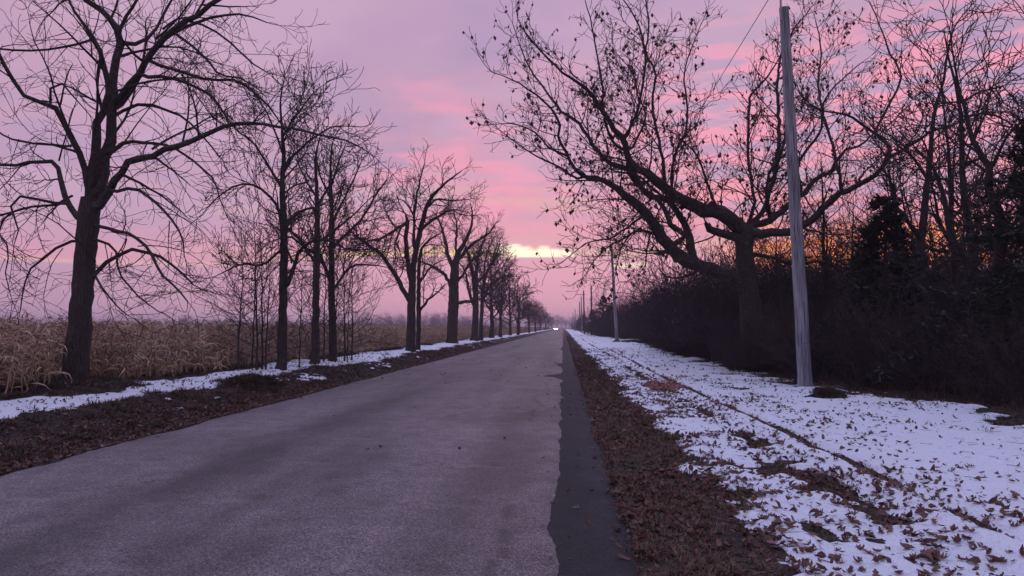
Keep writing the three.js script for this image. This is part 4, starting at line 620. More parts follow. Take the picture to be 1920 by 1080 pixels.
cedar(0, 9.0, -78, 0.95, 2.1, 'second dark conifer right of the second utility pole');
cedar(0, 6.2, -172, 1.0, 4.1, 'low dark conifer at the left end of the near tree belt');
cedar(0, 7.6, -126, 1.0, 5.1, 'dark conifer half hidden behind the second utility pole');
cedar(1, 9.3, -62, 1.0, 1.1, 'dark conifer in the brush between the oak and the second pole');
for (const [x, z, s] of [[7.6, -335, 1.1], [8.4, -352, 1.3], [7.2, -368, 1.1], [9.0, -340, 1.4]]) cedar(0, x, z, s, x, 'distant conifer in the hazy belt along the far right of the road', 'distant conifers right of the road');

// brushwood under and between the trees: an uncountable tangle
function brushGeo(s, h, stems) {
  reseed(s); const g = new Geo(), out = { limb: g, twig: g, leaf: new Geo() }, o = { ...KIND.wood, levels: 3, tip: 0.0065, dens: [0, 4.5, 3.6, 2], lift: [0, 0.06, 0.05, 0.02], ratio: [0.28, 0.55], wig: 0.3, least: 0.18, leaves: 0 };
  for (let k = 0; k < stems; k++) { const a = rr(0, 6.28), q = rr(0, 0.55); branch(out, [Math.cos(a) * q, -0.1, Math.sin(a) * q], [Math.cos(a) * rr(0.15, 0.75), 1, Math.sin(a) * rr(0.15, 0.75)], h * rr(0.6, 1), 0.016, 1, o); }
  return g.build();
}
{
  const V = [brushGeo(501, 2.6, 9), brushGeo(502, 2.1, 10), brushGeo(503, 3.2, 8), brushGeo(504, 5.0, 6)], root = new THREE.Group(); root.name = 'thicket'; scene.add(root); tag(root, 'dense dark leafless brushwood filling the wood edge under the trees on the right', 'brushwood', null, 'stuff');
  const spots = [[], [], [], []]; reseed(505);
  const put = (x, z, s) => spots[Math.floor(rnd() * 3)].push([x, z, s, rr(0.8, 1.25)]);
  for (let z = -11.5; z > -165; z -= z > -60 ? 0.62 : 1.3) { const e = woodEdge(z); for (let k = 0; k < (z > -60 ? 9 : 6); k++) { const q = k === 0 ? rr(0, 0.5) : Math.pow(rnd(), 1.5) * 13; put(e + 0.35 + q, z + rr(-0.4, 0.4), rr(0.5, 0.85) * (1 + 0.15 * ss(0, 5, q)) * (z < -34 ? 1.75 : 0.95) * (0.65 + 0.8 * noise(z * 0.22, q * 0.3, 506))); } for (let m = 0; m < 2; m++) if (rnd() < 0.5) put(e + rr(-0.9, 0.4), z + rr(-0.3, 0.3), rr(0.12, 0.34)); }
  for (let k = 0; k < 26; k++) put(rr(5.9, 7.9), rr(-26.6, -28.4), rr(0.3, 0.62));
  for (let k = 0; k < 150; k++) { const z = -32 - Math.pow(rnd(), 1.2) * 140, e = woodEdge(z); spots[3].push([e + rr(1.2, 3) + Math.pow(rnd(), 1.3) * 16, z, rr(0.75, 1.3), rr(0.9, 1.2)]); }
  for (let k = 0; k < 90; k++) put(rr(6.5, 13), rr(-320, -640), rr(0.8, 1.5));
  for (let k = 0; k < 70; k++) put(rr(-12, -9), rr(-95, -600), rr(0.4, 0.8));
  const m = new THREE.Matrix4(), Q = new THREE.Quaternion(), Y = new THREE.Vector3(0, 1, 0);
  V.forEach((g, i) => { const im = new THREE.InstancedMesh(g, M.brush, spots[i].length); im.name = 'brush'; im.userData.kind = 'stuff'; im.castShadow = im.receiveShadow = true; spots[i].forEach(([x, z, s, sy], k) => { m.compose(new THREE.Vector3(x, gh(x, z), z), Q.setFromAxisAngle(Y, rr(0, 6.28)), new THREE.Vector3(s, s * sy, s)); im.setMatrixAt(k, m); const c = rr(0.65, 1.25), w = rr(0.9, 1.15); im.setColorAt(k, rgb(c * w, c, c * rr(0.9, 1.1))); }); root.add(im); });
}
// the far woods behind the corn: one mass on the horizon
{
  const g = mergeGeometries([woodV[0].limb, woodV[0].twig].map((q) => q)), im = new THREE.InstancedMesh(g, M.brush, 150); im.name = 'far_wood'; tag(im, 'low dark line of far woods on the horizon behind the corn field', 'woods', null, 'stuff'); reseed(606);
  const m = new THREE.Matrix4(), Q = new THREE.Quaternion(), Y = new THREE.Vector3(0, 1, 0);
  for (let k = 0; k < 150; k++) { const z = rr(-620, -760), px = k < 95 ? rr(-0.265, -0.13) : rr(-0.13, -0.06), x = px * -z, s = rr(0.9, 1.45) * (k < 95 ? 1 : 0.8); m.compose(new THREE.Vector3(x, 0.3, z), Q.setFromAxisAngle(Y, rr(0, 6.28)), new THREE.Vector3(s * 1.3, s, s * 1.3)); im.setMatrixAt(k, m); }
  scene.add(im);
}
// ---------------------------------------------------------------- dried corn
function cornStalk(s) {
  reseed(s); const G = new Geo(); G.c = [];
  const col = (n, c) => { while (G.c.length < G.p.length) G.c.push(...c); };
  const tone = () => { const k = rr(0.5, 1.35); return [0.52 * k, 0.385 * k, 0.26 * k * rr(0.9, 1.1)]; };
  const h = rr(1.2, 1.5), lx = rr(-0.16, 0.16), lz = rr(-0.16, 0.16), at = (t) => [lx * t * t * h, h * t, lz * t * t * h];
  tube(G, [at(0), at(0.33), at(0.66), at(1)], [0.013, 0.012, 0.009, 0.005], 4, 0, false); col(0, tone());
  G.n = [];
  const nl = 13;
  for (let k = 0; k < nl; k++) {
    const t = 0.12 + 0.86 * k / nl, P = at(t), az = k * Math.PI + rr(-1.2, 1.2), L = rr(0.3, 0.7), w = rr(0.011, 0.023), n = 5, c = tone(), f = G.count; let el = rr(0.2, 1.1), x = P[0], y = P[1], z = P[2], tw = 0; const bend = rr(0.2, 0.95), ra = rr(-0.5, 0.5); let a = az;
    for (let m = 0; m <= n; m++) { const q = m / n, ww = w * (m === 0 ? 0.5 : 1 - 0.85 * Math.max(0, q - 0.35) / 0.65), sx = -Math.sin(a) * Math.cos(tw), sz = Math.cos(a) * Math.cos(tw), sy = Math.sin(tw); G.p.push(x + sx * ww, y + sy * ww, z + sz * ww, x - sx * ww, y - sy * ww, z - sz * ww); x += Math.cos(a) * Math.cos(el) * L / n; y += Math.sin(el) * L / n; z += Math.sin(a) * Math.cos(el) * L / n; el -= bend * (0.6 + q); a += ra; tw += rr(-0.9, 0.9); y = Math.max(y, 0.03); }
    for (let m = 0; m < n; m++) { const q = f + m * 2; G.i.push(q, q + 1, q + 2, q + 1, q + 3, q + 2); } col(0, c);
  }
  for (let k = 0; k < 6; k++) { const P = at(0.97), f = G.count, a = rr(0, 6.28), l = rr(0.12, 0.26), e = rr(0.5, 1.4); G.p.push(P[0] - 0.004, P[1], P[2], P[0] + 0.004, P[1], P[2], P[0] + Math.cos(a) * Math.cos(e) * l, P[1] + Math.sin(e) * l, P[2] + Math.sin(a) * Math.cos(e) * l); G.i.push(f, f + 1, f + 2); col(0, [0.3, 0.22, 0.17]); }
  { const P = at(0.5), a = rr(0, 6.28), f = G.count, l = 0.24, w = 0.032, dx = Math.cos(a) * 0.5, dz = Math.sin(a) * 0.5, dn = rr(0, 1) < 0.6 ? -0.7 : 0.6; const E = (q, r, s2) => G.p.push(P[0] + dx * l * q + Math.cos(s2) * r, P[1] + dn * l * q, P[2] + dz * l * q + Math.sin(s2) * r); E(0, 0.005, 0); for (let m = 0; m < 5; m++) E(0.4, w, m * 1.2566); E(1, 0.004, 0); for (let m = 0; m < 5; m++) { G.i.push(f, f + 1 + m, f + 1 + (m + 1) % 5, f + 6, f + 1 + (m + 1) % 5, f + 1 + m); } col(0, [0.5, 0.4, 0.3]); }
  G.u = []; return G.build();
}
{
  const V = [701, 702, 703, 704, 705, 706].map(cornStalk), spots = V.map(() => []); reseed(710);
  const add = (x, z, s) => { const q = Math.floor(rnd() * V.length); spots[q].push([x, z, s]); };
  const edge = (z) => -10.25 + (noise(z * 0.3, 4, 711) - 0.5) * 0.5;
  const fill = (x0, x1, z0, z1, gap, row) => { for (let x = x0; x > x1; x -= row) for (let z = z0; z > z1; z -= gap * rr(0.6, 1.4)) { const xx = x + rr(-0.13, 0.13); if (xx > edge(z) || Math.hypot(xx + 10.53, z + 16.47) < 0.9) continue; if (xx < -1.05 * -z - 6) continue; add(xx, z, rr(0.84, 1.12)); } };
  fill(-9.9, -13.6, 2, -120, 0.14, 0.5); fill(-13.6, -24, -4, -120, 0.19, 0.76); fill(-24, -70, -14, -130, 0.3, 0.76); fill(-70, -150, -50, -180, 0.7, 1.2); fill(-10.5, -30, -120, -420, 0.45, 1.0);
  const root = new THREE.Group(); root.name = 'corn_field'; scene.add(root); tag(root, 'field of dried tan corn stalks standing behind the left-hand trees', 'corn', null, 'stuff');
  const m = new THREE.Matrix4(), Q = new THREE.Quaternion(), E = new THREE.Euler();
  V.forEach((g, i) => { const im = new THREE.InstancedMesh(g, M.corn, spots[i].length); im.name = 'corn_stalks'; im.userData.kind = 'stuff'; im.castShadow = im.receiveShadow = true; spots[i].forEach(([x, z, s], k) => { const lean = rnd() < 0.22 ? 0.75 : 0.2; E.set(rr(-lean, lean), rr(0, 6.28), rr(-lean, lean)); m.compose(new THREE.Vector3(x, gh(x, z) - 0.02, z), Q.setFromEuler(E), new THREE.Vector3(s, s, s)); im.setMatrixAt(k, m); const c = rr(0.7, 1.2); im.setColorAt(k, rgb(c, c * rr(0.92, 1.02), c * rr(0.88, 1.05))); }); root.add(im); });
  console.log('corn', spots.map((q) => q.length).join(' '));
}

// ---------------------------------------------------------------- dead grass and leaf litter
const oakLeafShape = (s) => { reseed(s); const n = 5, pts = []; for (let k = 0; k <= n; k++) { const t = k / n, w = (0.34 * Math.sin(Math.PI * Math.pow(t, 0.8)) + 0.03) * rr(0.85, 1.15); pts.push([t, w]); } return pts; };
function oakLeafGeo(s) {                                            // lobed, curled leaf about 1 unit long, 28 triangles
  const lobes = oakLeafShape(s), G = new Geo(), cu = rr(0.6, 2.2), tw = rr(-0.8, 0.8), rib = [];
  const P = (t, w) => { const b = cu * (t - 0.5) * (t - 0.5) * 0.7 + Math.abs(w) * Math.abs(w) * rr(0.6, 2.6) + tw * w * (t - 0.5); G.p.push(t - 0.5, b, w); return G.count - 1; };
  const L = [], R = [];
  for (let k = 0; k < lobes.length; k++) { const [t, w] = lobes[k]; rib.push(P(t, 0)); L.push(P(t + 0.03, w)); R.push(P(t + 0.03, -w)); if (k < lobes.length - 1) { const t2 = t + 0.11, w2 = w * 0.42 + 0.02; rib.push(P(t2, 0)); L.push(P(t2, w2)); R.push(P(t2, -w2)); } }
  for (let k = 0; k < rib.length - 1; k++) G.i.push(rib[k], rib[k + 1], L[k], L[k], rib[k + 1], L[k + 1], rib[k], R[k], rib[k + 1], R[k], R[k + 1], rib[k + 1]);
  const st = G.count; G.p.push(-0.5, 0.0, 0.008, -0.5, 0.0, -0.008, -0.72, 0.05, 0); G.i.push(st, st + 1, st + 2); return G.build();
}
function plainLeafGeo(s) {                                          // an oval leaf rolled up along its rib
  reseed(s); const G = new Geo(), n = 7, roll = rr(0.6, 1.5), bow = rr(-0.5, 1.2), wd = rr(0.2, 0.33);
  for (let k = 0; k <= n; k++) { const t = k / n, w = wd * Math.pow(Math.sin(Math.PI * clamp(t, 0.02, 0.98)), 0.8) * rr(0.85, 1.1), b = bow * (t - 0.5) * (t - 0.5) + rr(-0.02, 0.02); G.p.push(t - 0.5, b, 0, t - 0.5, b + w * roll, w * 0.8, t - 0.5, b + w * roll * rr(0.2, 0.9), -w); }
  for (let k = 0; k < n; k++) { const q = k * 3; G.i.push(q, q + 3, q + 1, q + 1, q + 3, q + 4, q, q + 2, q + 3, q + 2, q + 5, q + 3); } return G.build();
}
const leafV = [...[801, 802, 803, 804].map(oakLeafGeo), ...[805, 806, 807].map(plainLeafGeo)];
const leafTones = [[0.12, 0.062, 0.045], [0.15, 0.085, 0.06], [0.08, 0.045, 0.034], [0.19, 0.115, 0.085], [0.14, 0.06, 0.045]];
{
  const spots = []; reseed(820);
  const drop = (x, z, s, tone) => spots.push([x, z, s, tone]);
  const scatter = (x0, x1, z0, z1, per, s0, s1, keep) => { const n = Math.round((x1 - x0) * (z0 - z1) * per); for (let k = 0; k < n; k++) { const x = rr(x0, x1), z = rr(z1, z0); if (!keep || rnd() < keep(x, z)) drop(x, z, rr(s0, s1)); } };
  scatter(0.3, 0.6, -3.5, -30, 60, 0.03, 0.09, (x, z) => ss(0.3, 0.55, x) * ss(0.3, 0.65, fbm(x, z * 0.8, 3, 824))); scatter(-0.3, 0.45, -3.5, -20, 3, 0.03, 0.08);
  scatter(0.48, 1.9, -3, -12, 260, 0.05, 0.1, (x, z) => (snowR(x, z) > 0 ? 0.3 : 0.15 + 0.85 * ss(0.38, 0.6, fbm(x * 1.6, z * 0.8, 3, 821))));
  scatter(0.48, 1.8, -12, -40, 110, 0.06, 0.11, (x, z) => (snowR(x, z) > 0 ? 0.3 : 0.4 + 0.6 * noise(x * 1.5, z * 0.6, 821)));
  const snowKeep = (x, z) => { const c = fbm(x * 0.9, z * 0.9, 3, 822), near = 1 - 0.85 * ss(3.2, 4.6, x); return ss(0.36, 0.66, c) * near + 0.05 + (snowR(x, z) < 0.005 ? 0.5 : 0) + 0.5 * Math.exp(-(((x - 2.66) / 0.3) ** 2)) * (x < 4 ? 1 : 0); };
  scatter(1.4, 3.0, -3.2, -12, 120, 0.03, 0.1, (x, z) => 0.15 + 0.85 * ss(0.35, 0.6, fbm(x * 1.8, z * 1.8, 3, 825))); scatter(1.4, 4.2, -3.2, -9, 170, 0.03, 0.105, snowKeep); scatter(1.4, 4.6, -9, -26, 120, 0.035, 0.1, snowKeep); scatter(1.6, 5, -26, -60, 16, 0.08, 0.13, snowKeep);
  scatter(4.2, 8.5, -5, -26, 34, 0.03, 0.1, (x, z) => ss(0.4, 0.7, fbm(x * 0.8, z * 0.8, 3, 823)) + 0.12);
  for (let k = 0; k < 700; k++) { const a = rr(0, 6.28), q = Math.sqrt(rnd()); drop(2.72 + Math.cos(a) * q * 0.5, -21.8 + Math.sin(a) * q * 1.7, rr(0.07, 0.12), [0.36, 0.19, 0.15]); }
  scatter(-8.4, -6.1, -5.5, -22, 230, 0.05, 0.1, (x, z) => (snowL(x, z) > 0 ? 0.05 : 0.25 + 0.75 * ss(-7.6, -6.6, x)));
  scatter(-8.2, -6.1, -22, -60, 60, 0.06, 0.12, (x, z) => (snowL(x, z) > 0 ? 0.08 : 0.8)); scatter(-10.6, -8.2, -8, -40, 14, 0.06, 0.1);
  scatter(6.5, 13, -9, -34, 45, 0.07, 0.13, (x, z) => ss(-0.6, 0.8, x - woodEdge(z)));
  scatter(-5.9, -0.1, -6, -40, 0.28, 0.06, 0.1);
  const loose = spots.map((q) => [...q, q[2] / (-q[1])]).filter((q) => q[0] > 1.45 && q[0] < 4.6 && q[1] > -12 && snowR(q[0], q[1]) > 0.012 && q[0] / -q[1] < 0.62).sort((a, b) => b[4] - a[4]).slice(0, 260);
  const own = new Set(loose.map((q) => q[0])); const m = new THREE.Matrix4(), Q = new THREE.Quaternion(), E = new THREE.Euler();
  const root = new THREE.Group(); root.name = 'leaf_litter'; scene.add(root); tag(root, 'litter of small brown fallen leaves strewn over the verges and snow', 'leaf litter', null, 'stuff');
  const rest = spots.filter((q) => !own.has(q[0])); console.log('leaves', spots.length, loose.length);
  leafV.forEach((g, i) => { const mine = rest.filter((_, k) => k % 7 === i), im = new THREE.InstancedMesh(g, M.litter, mine.length); im.name = 'leaves'; im.userData.kind = 'stuff'; im.castShadow = im.receiveShadow = true; mine.forEach(([x, z, s, tone], k) => { const tl = rnd() < 0.4 ? 0.9 : 0.3; E.set(rr(-tl, tl), rr(0, 6.28), rr(-tl, tl)); m.compose(new THREE.Vector3(x, top(x, z) + s * (0.03 + 0.2 * (tl > 0.5)) + (rnd() - 0.4) * 0.014, z), Q.setFromEuler(E), new THREE.Vector3(s * rr(0.7, 1.2), s * rr(0.4, 1.7), s * rr(0.6, 1.1))); im.setMatrixAt(k, m); const c = tone || leafTones[Math.floor(rnd() * 5)], w = rr(0.7, 1.25); im.setColorAt(k, rgb(c[0] * w, c[1] * w, c[2] * w)); }); root.add(im); });
  loose.forEach(([x, z, s], k) => { const o = mesh('fallen_leaf', leafV[(k * 5) % 7], M.leaf[Math.floor(rnd() * 4)]); o.position.set(x, top(x, z) + s * 0.05, z); o.rotation.set(rr(-0.45, 0.45), rr(0, 6.28), rr(-0.45, 0.45)); o.scale.set(s * rr(0.9, 1.3), s * rr(0.6, 1.8), s * rr(0.7, 1.15)); tag(o, 'curled brown oak leaf lying loose on the snow in the right foreground', 'leaf', 'loose leaves on the foreground snow'); });
}
function tuftGeo(s, blades, h, spread, lay) {
  reseed(s); const G = new Geo(); G.c = [];
  for (let k = 0; k < blades; k++) { const a = rr(0, 6.28), q = rnd() * spread, x = Math.cos(a) * q, z = Math.sin(a) * q, l = h * rr(0.5, 1.2), b = rr(0, 6.28), e = rr(lay, 1.35), w = rr(0.002, 0.0045), f = G.count, sx = -Math.sin(b) * w, sz = Math.cos(b) * w, ex = Math.cos(b) * Math.cos(e) * l, ey = Math.sin(e) * l, ez = Math.sin(b) * Math.cos(e) * l, dr = rr(0.1, 0.6);
    G.p.push(x + sx, -0.01, z + sz, x - sx, -0.01, z - sz, x + ex * 0.6 + sx, ey * 0.7, z + ez * 0.6 + sz, x + ex * 0.6 - sx, ey * 0.7, z + ez * 0.6 - sz, x + ex * 1.2, ey * (1 - dr * 0.5), z + ez * 1.2); G.i.push(f, f + 1, f + 2, f + 1, f + 3, f + 2, f + 2, f + 3, f + 4);
    const c = rnd() < 0.12 ? [0.08, 0.08, 0.04] : [0.17 * rr(0.6, 1.2), 0.115 * rr(0.8, 1.1), 0.08]; for (let m = 0; m < 5; m++) G.c.push(...c); }
  return G.build();
}
{
  const V = [tuftGeo(901, 22, 0.1, 0.07, 0.0), tuftGeo(902, 26, 0.08, 0.09, -0.05), tuftGeo(903, 30, 0.15, 0.09, 0.0)], spots = [[], [], []]; reseed(910);
  const sow = (x0, x1, z0, z1, per, v, keep, tone) => { const n = Math.round((x1 - x0) * (z0 - z1) * per); for (let k = 0; k < n; k++) { const x = rr(x0, x1), z = rr(z1, z0); if (rnd() < keep(x, z)) spots[v()].push([x, z, tone(x, z)]); } };
  const strip = (x, z) => (snowR(x, z) > 0.005 ? 0 : 0.35 + 0.65 * ss(0.4, 0.6, fbm(x * 1.2, z * 0.9, 3, 911)));
  const sTone = (x, z) => { const g = ss(0.45, 0.62, fbm(x * 0.9, z * 0.5, 3, 912)) * ss(0.55, 0.8, x); return mix3([0.85, 0.72, 0.66], [0.5, 0.66, 0.4], g); };
  sow(0.5, 2.0, -3, -14, 170, () => (rnd() < 0.7 ? 1 : 0), strip, sTone); sow(0.5, 1.9, -14, -60, 60, () => 1, strip, sTone); sow(0.5, 1.7, -60, -160, 14, () => 0, strip, sTone);
  const bank = (x, z) => (snowL(x, z) > 0.008 ? 0.02 : ss(-6.3, -7.0, x) * (0.15 + 0.85 * ss(0.4, 0.6, fbm(x * 1.8, z * 1.8, 3, 915))));
  const bTone = () => { const k = rr(0.25, 0.75); return [k, k * 0.9, k * 0.82]; };
  sow(-8.4, -7.0, -18.3, -20.1, 200, () => 2, () => 1, bTone); sow(-8.8, -6.15, -5, -26, 130, () => (rnd() < 0.3 ? 2 : rnd() < 0.5 ? 0 : 1), bank, bTone); sow(-8.6, -6.15, -26, -80, 40, () => (rnd() < 0.3 ? 2 : 0), bank, bTone); sow(-11, -8.6, -8, -60, 40, () => 2, (x, z) => (snowL(x, z) > 0.008 ? 0.03 : 0.9), bTone);
  sow(5.6, 12, -8, -60, 34, () => (rnd() < 0.6 ? 2 : 0), (x, z) => (snowR(x, z) > 0.01 ? 0.015 : 0.85), bTone); sow(1.6, 7, -3.5, -40, 26, () => (rnd() < 0.5 ? 0 : 1), (x, z) => (snowR(x, z) < 0.006 ? 0.95 : 0.008), sTone);
  const root = new THREE.Group(); root.name = 'dead_grass'; scene.add(root); tag(root, 'matted dead grass covering the road banks and verges', 'grass', null, 'stuff');
  const m = new THREE.Matrix4(), Q = new THREE.Quaternion(), Y = new THREE.Vector3(0, 1, 0); console.log('tufts', spots.map((q) => q.length).join(' '));
  V.forEach((g, i) => { const im = new THREE.InstancedMesh(g, M.grass, spots[i].length); im.name = 'grass_tufts'; im.userData.kind = 'stuff'; im.castShadow = im.receiveShadow = true; spots[i].forEach(([x, z, c], k) => { const s = rr(0.7, 1.3); m.compose(new THREE.Vector3(x, gh(x, z), z), Q.setFromAxisAngle(Y, rr(0, 6.28)), new THREE.Vector3(s, s * rr(0.35, 0.9), s)); im.setMatrixAt(k, m); const w = rr(0.75, 1.25); im.setColorAt(k, rgb(c[0] * w, c[1] * w, c[2] * w)); }); root.add(im); });
  // fine sticks lying on the snow
  { const sg = []; for (let k = 0; k < 5; k++) { const G = new Geo(); thinTube(G, [[-0.5, 0, 0], [-0.15, 0.03, rr(-0.08, 0.08)], [0.2, 0.02, rr(-0.1, 0.1)], [0.5, 0.04, rr(-0.15, 0.15)]], [0.02, 0.018, 0.015, 0.01]); sg.push(G.build()); }
    const st = new THREE.Group(); st.name = 'twig_litter'; scene.add(st); tag(st, 'small dark sticks scattered over the snow on the right', 'twigs', null, 'stuff');
    const Z = new THREE.Euler(); for (const g of sg) { const im = new THREE.InstancedMesh(g, M.twig, 300); im.name = 'sticks'; im.userData.kind = 'stuff'; for (let k = 0; k < 300; k++) { const z = -4 - Math.pow(rnd(), 1.4) * 34, x = rr(1.7, 9), s = rr(0.05, 0.17); Z.set(0, rr(0, 6.28), rr(-0.08, 0.08)); m.compose(new THREE.Vector3(x, top(x, z) + 0.004, z), Q.setFromEuler(Z), new THREE.Vector3(s, s * 0.9, s)); im.setMatrixAt(k, m); } st.add(im); } }
  // two clods of turf that stand out from the snow
  const clod = (x, z, r, h, label) => { const t = thing('grass_clod', label, 'turf clod', [x, gh(x, z), z]); reseed(Math.round(x * 10 + 200)); const sp = new THREE.SphereGeometry(1, 28, 14, 0, 6.2832, 0, 1.75), p = sp.attributes.position; for (let k = 0; k < p.count; k++) { const X = p.getX(k), Yy = p.getY(k), Z = p.getZ(k), f = 0.55 + 0.9 * fbm(X * 2.2 + 5, Z * 2.2 + Yy * 2, 4, 913); p.setXYZ(k, X * r * f, Yy * h * f - 0.02, Z * r * 0.9 * f); } sp.computeVertexNormals(); const c = new Float32Array(p.count * 3).fill(0.06); for (let k = 0; k < p.count; k++) c[k * 3 + 2] = 0.035, c[k * 3 + 1] = 0.045; sp.setAttribute('color', new THREE.BufferAttribute(c, 3)); mesh('turf', sp, M.soil, t); const gs = []; for (let k = 0; k < 60; k++) { const a = rr(0, 6.28), q = Math.sqrt(rnd()), g = V[2].clone(); g.scale(0.9, 0.75, 0.9); g.rotateY(rr(0, 6.28)); g.translate(Math.cos(a) * q * r * 0.95, h * 0.92 * Math.sqrt(Math.max(0, 1 - q * q)) - 0.03, Math.sin(a) * q * r * 0.85); gs.push(g); } const bm = mesh('grass_blades', mergeGeometries(gs), M.grassDark, t, 'stuff'); bm.castShadow = true; };
  M.grassDark = M.grass.clone(); M.grassDark.color.setRGB(0.55, 0.5, 0.42);
  clod(5.72, -17.7, 0.34, 0.22, 'dark clod of turf beside the foot of the nearest utility pole');
}

// ---------------------------------------------------------------- utility poles and their wire
function pole(base, tip, r0, r1, label, mat, opt = {}) {
  const t = thing('utility_pole', label, 'utility pole', base), h = Math.hypot(tip[0] - base[0], tip[1] - base[1], tip[2] - base[2]), G = new Geo(), n = 24, pts = [], rs = []; reseed(Math.round(-base[2] * 10));
  for (let k = 0; k <= n; k++) { const q = k / n; pts.push([(tip[0] - base[0]) * q + (k % n ? rr(-0.006, 0.006) : 0), -0.3 * (k === 0) + (tip[1] - base[1]) * q, 0]); rs.push(mix(r0, r1, Math.pow(q, 0.9)) * (q < 0.04 ? 1.12 : 1)); }
  tube(G, pts, rs, opt.sides || 10, opt.sides ? 0.025 : 0, true); mesh('shaft', G.build(), mat, t);
  const tx = tip[0] - base[0], ty = tip[1] - base[1], P = new Geo(); tube(P, [[tx - r1 * 0.8, ty - 0.35, r1 * 0.5], [tx - r1 * 0.8, ty + 0.55, r1 * 0.5]], [0.03, 0.024], 6); mesh('pin', P.build(), M.metal, t);
  const ins = new THREE.LatheGeometry([[0.001, 0.2], [0.03, 0.19], [0.045, 0.15], [0.03, 0.12], [0.06, 0.08], [0.065, 0.04], [0.03, 0], [0.001, 0]].map((q) => new THREE.Vector2(...q)), 12); ins.translate(tx - r1 * 0.8, ty + 0.53, r1 * 0.5); mesh('insulator', ins, M.ceramic, t);
  if (opt.arm) { const a = new THREE.BoxGeometry(opt.arm, 0.11, 0.09); a.translate(tx - opt.arm * 0.3, ty - 0.9, 0.15); mesh('crossarm', a, mat, t); }
  if (opt.skirt) { const k = new THREE.ConeGeometry(r0 * 3.2, 0.55, 14, 3, true); k.translate(0, 0.2, 0); const p = k.attributes.position; for (let i = 0; i < p.count; i++) p.setX(i, p.getX(i) * rr(0.8, 1.2)); mesh('earth_collar', k, M.clodPlain, t); }
  return [tip[0] - r1 * 0.8, tip[1] + 0.72, base[2] + r1 * 0.5];
}
M.clodPlain = std({ color: rgb(0.07, 0.055, 0.045) });
const ends = [
  pole([6.15, gh(6.15, -20.65) - 0.05, -20.65], [5.78, 9.94, -20.65], 0.18, 0.12, 'nearest weathered grey utility pole standing in the snow on the right', M.pole, { sides: 20 }),
  pole([5.59, gh(5.59, -83), -83], [5.05, 10.38, -83], 0.19, 0.12, 'second leaning grey utility pole with a dark earth collar at its foot', M.pole, { sides: 12, skirt: true }),
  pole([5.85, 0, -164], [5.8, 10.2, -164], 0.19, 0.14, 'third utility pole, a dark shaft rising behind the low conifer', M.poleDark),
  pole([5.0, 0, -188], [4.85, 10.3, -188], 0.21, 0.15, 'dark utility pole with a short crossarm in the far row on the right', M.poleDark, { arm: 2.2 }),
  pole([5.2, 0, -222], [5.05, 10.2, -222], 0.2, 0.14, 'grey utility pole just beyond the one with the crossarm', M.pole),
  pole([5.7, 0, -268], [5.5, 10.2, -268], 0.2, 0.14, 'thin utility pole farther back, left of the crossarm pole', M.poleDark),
  pole([5.6, 0, -368], [5.5, 10.2, -368], 0.2, 0.14, 'pale distant utility pole before the hazy tree belt', M.pole),
  pole([5.7, 0, -450], [5.5, 10.0, -450], 0.2, 0.14, 'farthest thin utility pole fading into the haze', M.pole),
];
for (const [k, label] of [[0, 'thin overhead wire slanting from the nearest pole to the second'], [1, 'thin overhead wire from the second pole to the third']]) {
  const a = ends[k], b = ends[k + 1], pts = []; for (let i = 0; i <= 24; i++) { const t = i / 24; pts.push([mix(a[0], b[0], t), mix(a[1], b[1], t) - 4 * t * (1 - t) * 0.6, mix(a[2], b[2], t)]); }
  const G = new Geo(); tube(G, pts, pts.map(() => 0.011), 5); tag(mesh('overhead_wire', G.build(), M.wire), label, 'wire');
}
// odds and ends on the snow by the second pole and the oak
{
  const G = new Geo(); reseed(950); tube(G, [[-1.3, 0.1, 0], [-0.5, 0.13, 0.05], [0.4, 0.12, 0], [1.3, 0.14, -0.08]], [0.09, 0.12, 0.11, 0.08], 9, 0.1); const t = thing('fallen_log', 'short log lying in the snow right of the second utility pole', 'log', [7.3, top(7.3, -82.6), -82.6]); mesh('log', G.build(), M.bark2, t);
  const sn = new Geo(); tube(sn, [[-1.25, 0.2, 0], [-0.5, 0.26, 0.05], [0.4, 0.25, 0], [1.2, 0.24, -0.08]], [0.05, 0.09, 0.08, 0.05], 8, 0.15); mesh('snow_cap', sn.build(), M.snow, t);
  for (const [x, z, turn, s, label] of [[5.35, -31.6, 0.4, 1, 'dead forked branch lying on the snow below the oak'], [5.0, -33.5, 1.9, 0.8, 'thin dead branch on the snow beyond the forked one']]) { const B = new Geo(); branch({ limb: B, twig: B, leaf: new Geo() }, [0, 0.06, 0], [1, 0.12, 0.2], 1.1, 0.02, 1, { ...KIND.wood, levels: 3, dens: [0, 4, 3], lift: [0, -0.02, 0, 0] }); const o = mesh('fallen_branch', B.build(), M.twig); o.position.set(x, top(x, z), z); o.rotation.y = turn; o.scale.setScalar(s); tag(o, label, 'branch'); }
}

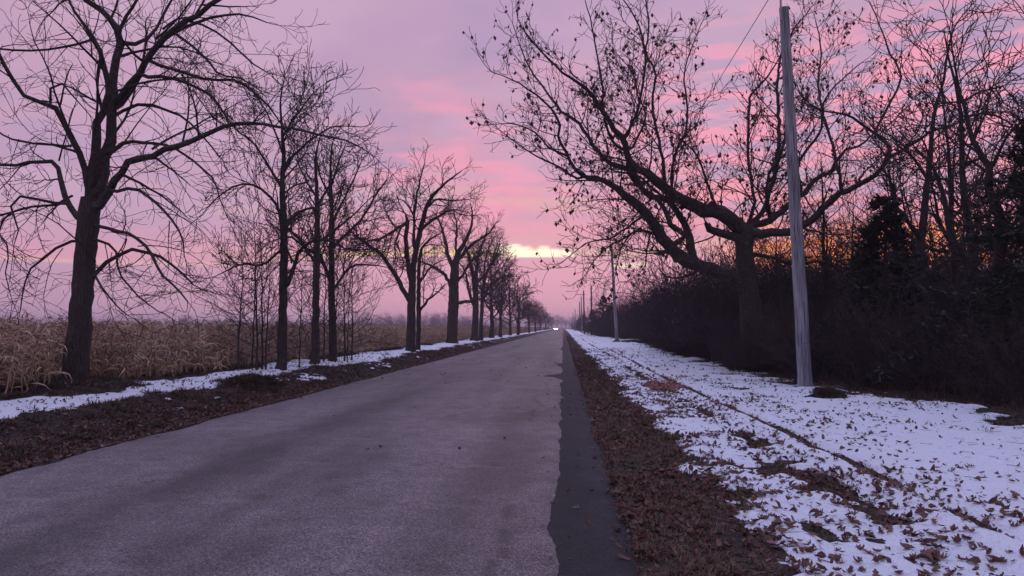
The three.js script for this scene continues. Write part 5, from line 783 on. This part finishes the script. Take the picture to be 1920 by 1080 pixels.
// ---------------------------------------------------------------- the oncoming car
{
  const z = -480, x = -4.35, t = thing('car', 'distant oncoming car with both headlights lit on the far road', 'car', [x, 0.02, z]);
  const paint = new THREE.MeshPhysicalMaterial({ color: rgb(0.1, 0.1, 0.12), roughness: 0.35, clearcoat: 1 }), glass = new THREE.MeshPhysicalMaterial({ color: rgb(0.03, 0.03, 0.035), roughness: 0.05 }), rubber = std({ color: rgb(0.03, 0.03, 0.03) });
  const prof = new THREE.Shape(); [[-2.2, 0.3], [2.2, 0.28], [2.28, 0.55], [2.15, 0.8], [1.2, 0.95], [0.4, 1.42], [-1.0, 1.46], [-1.9, 1.0], [-2.25, 0.95]].forEach(([a, b], i) => (i ? prof.lineTo(a, b) : prof.moveTo(a, b)));
  const body = new THREE.ExtrudeGeometry(prof, { depth: 1.6, bevelEnabled: true, bevelSize: 0.09, bevelThickness: 0.09, bevelSegments: 2 }); body.translate(0, 0, -0.8); body.rotateY(-Math.PI / 2); mesh('body', body, paint, t);
  const ws = new THREE.Shape(); [[-0.68, 0.98], [0.68, 0.98], [0.56, 1.38], [-0.56, 1.38]].forEach(([a, b], i) => (i ? ws.lineTo(a, b) : ws.moveTo(a, b))); const wg = new THREE.ShapeGeometry(ws); wg.translate(0, -0.98, 0); wg.rotateX(-1.04); wg.translate(0, 1.02, 1.32); mesh('windscreen', wg, glass, t);
  for (const sx of [-0.8, 0.8]) for (const sz of [-1.4, 1.4]) { const w = new THREE.CylinderGeometry(0.32, 0.32, 0.22, 20); w.rotateZ(Math.PI / 2); w.translate(sx, 0.32, sz); const wm = mesh('wheel', w, rubber, t); const rim = new THREE.CylinderGeometry(0.2, 0.2, 0.235, 14); rim.rotateZ(Math.PI / 2); rim.translate(sx, 0.32, sz); mesh('rim', rim, M.metal, wm); }
  const glow = std({ color: rgb(1, 0.95, 0.85), emissive: rgb(1, 0.86, 0.6), emissiveIntensity: 160 });
  for (const sx of [-0.66, 0.66]) { const hl = new THREE.SphereGeometry(0.15, 16, 10); hl.scale(1.5, 1.0, 0.4); hl.translate(sx, 0.68, 2.36); mesh('headlight', hl, glow, t); const L = new THREE.SpotLight(rgb(1, 0.9, 0.75), 6, 120, 0.5, 0.7, 2); L.position.set(x + sx, 0.72, z + 2.5); L.target.position.set(x + sx, 0.2, z + 25); L.castShadow = true; scene.add(L, L.target); }
}
renderer.render(scene, camera);
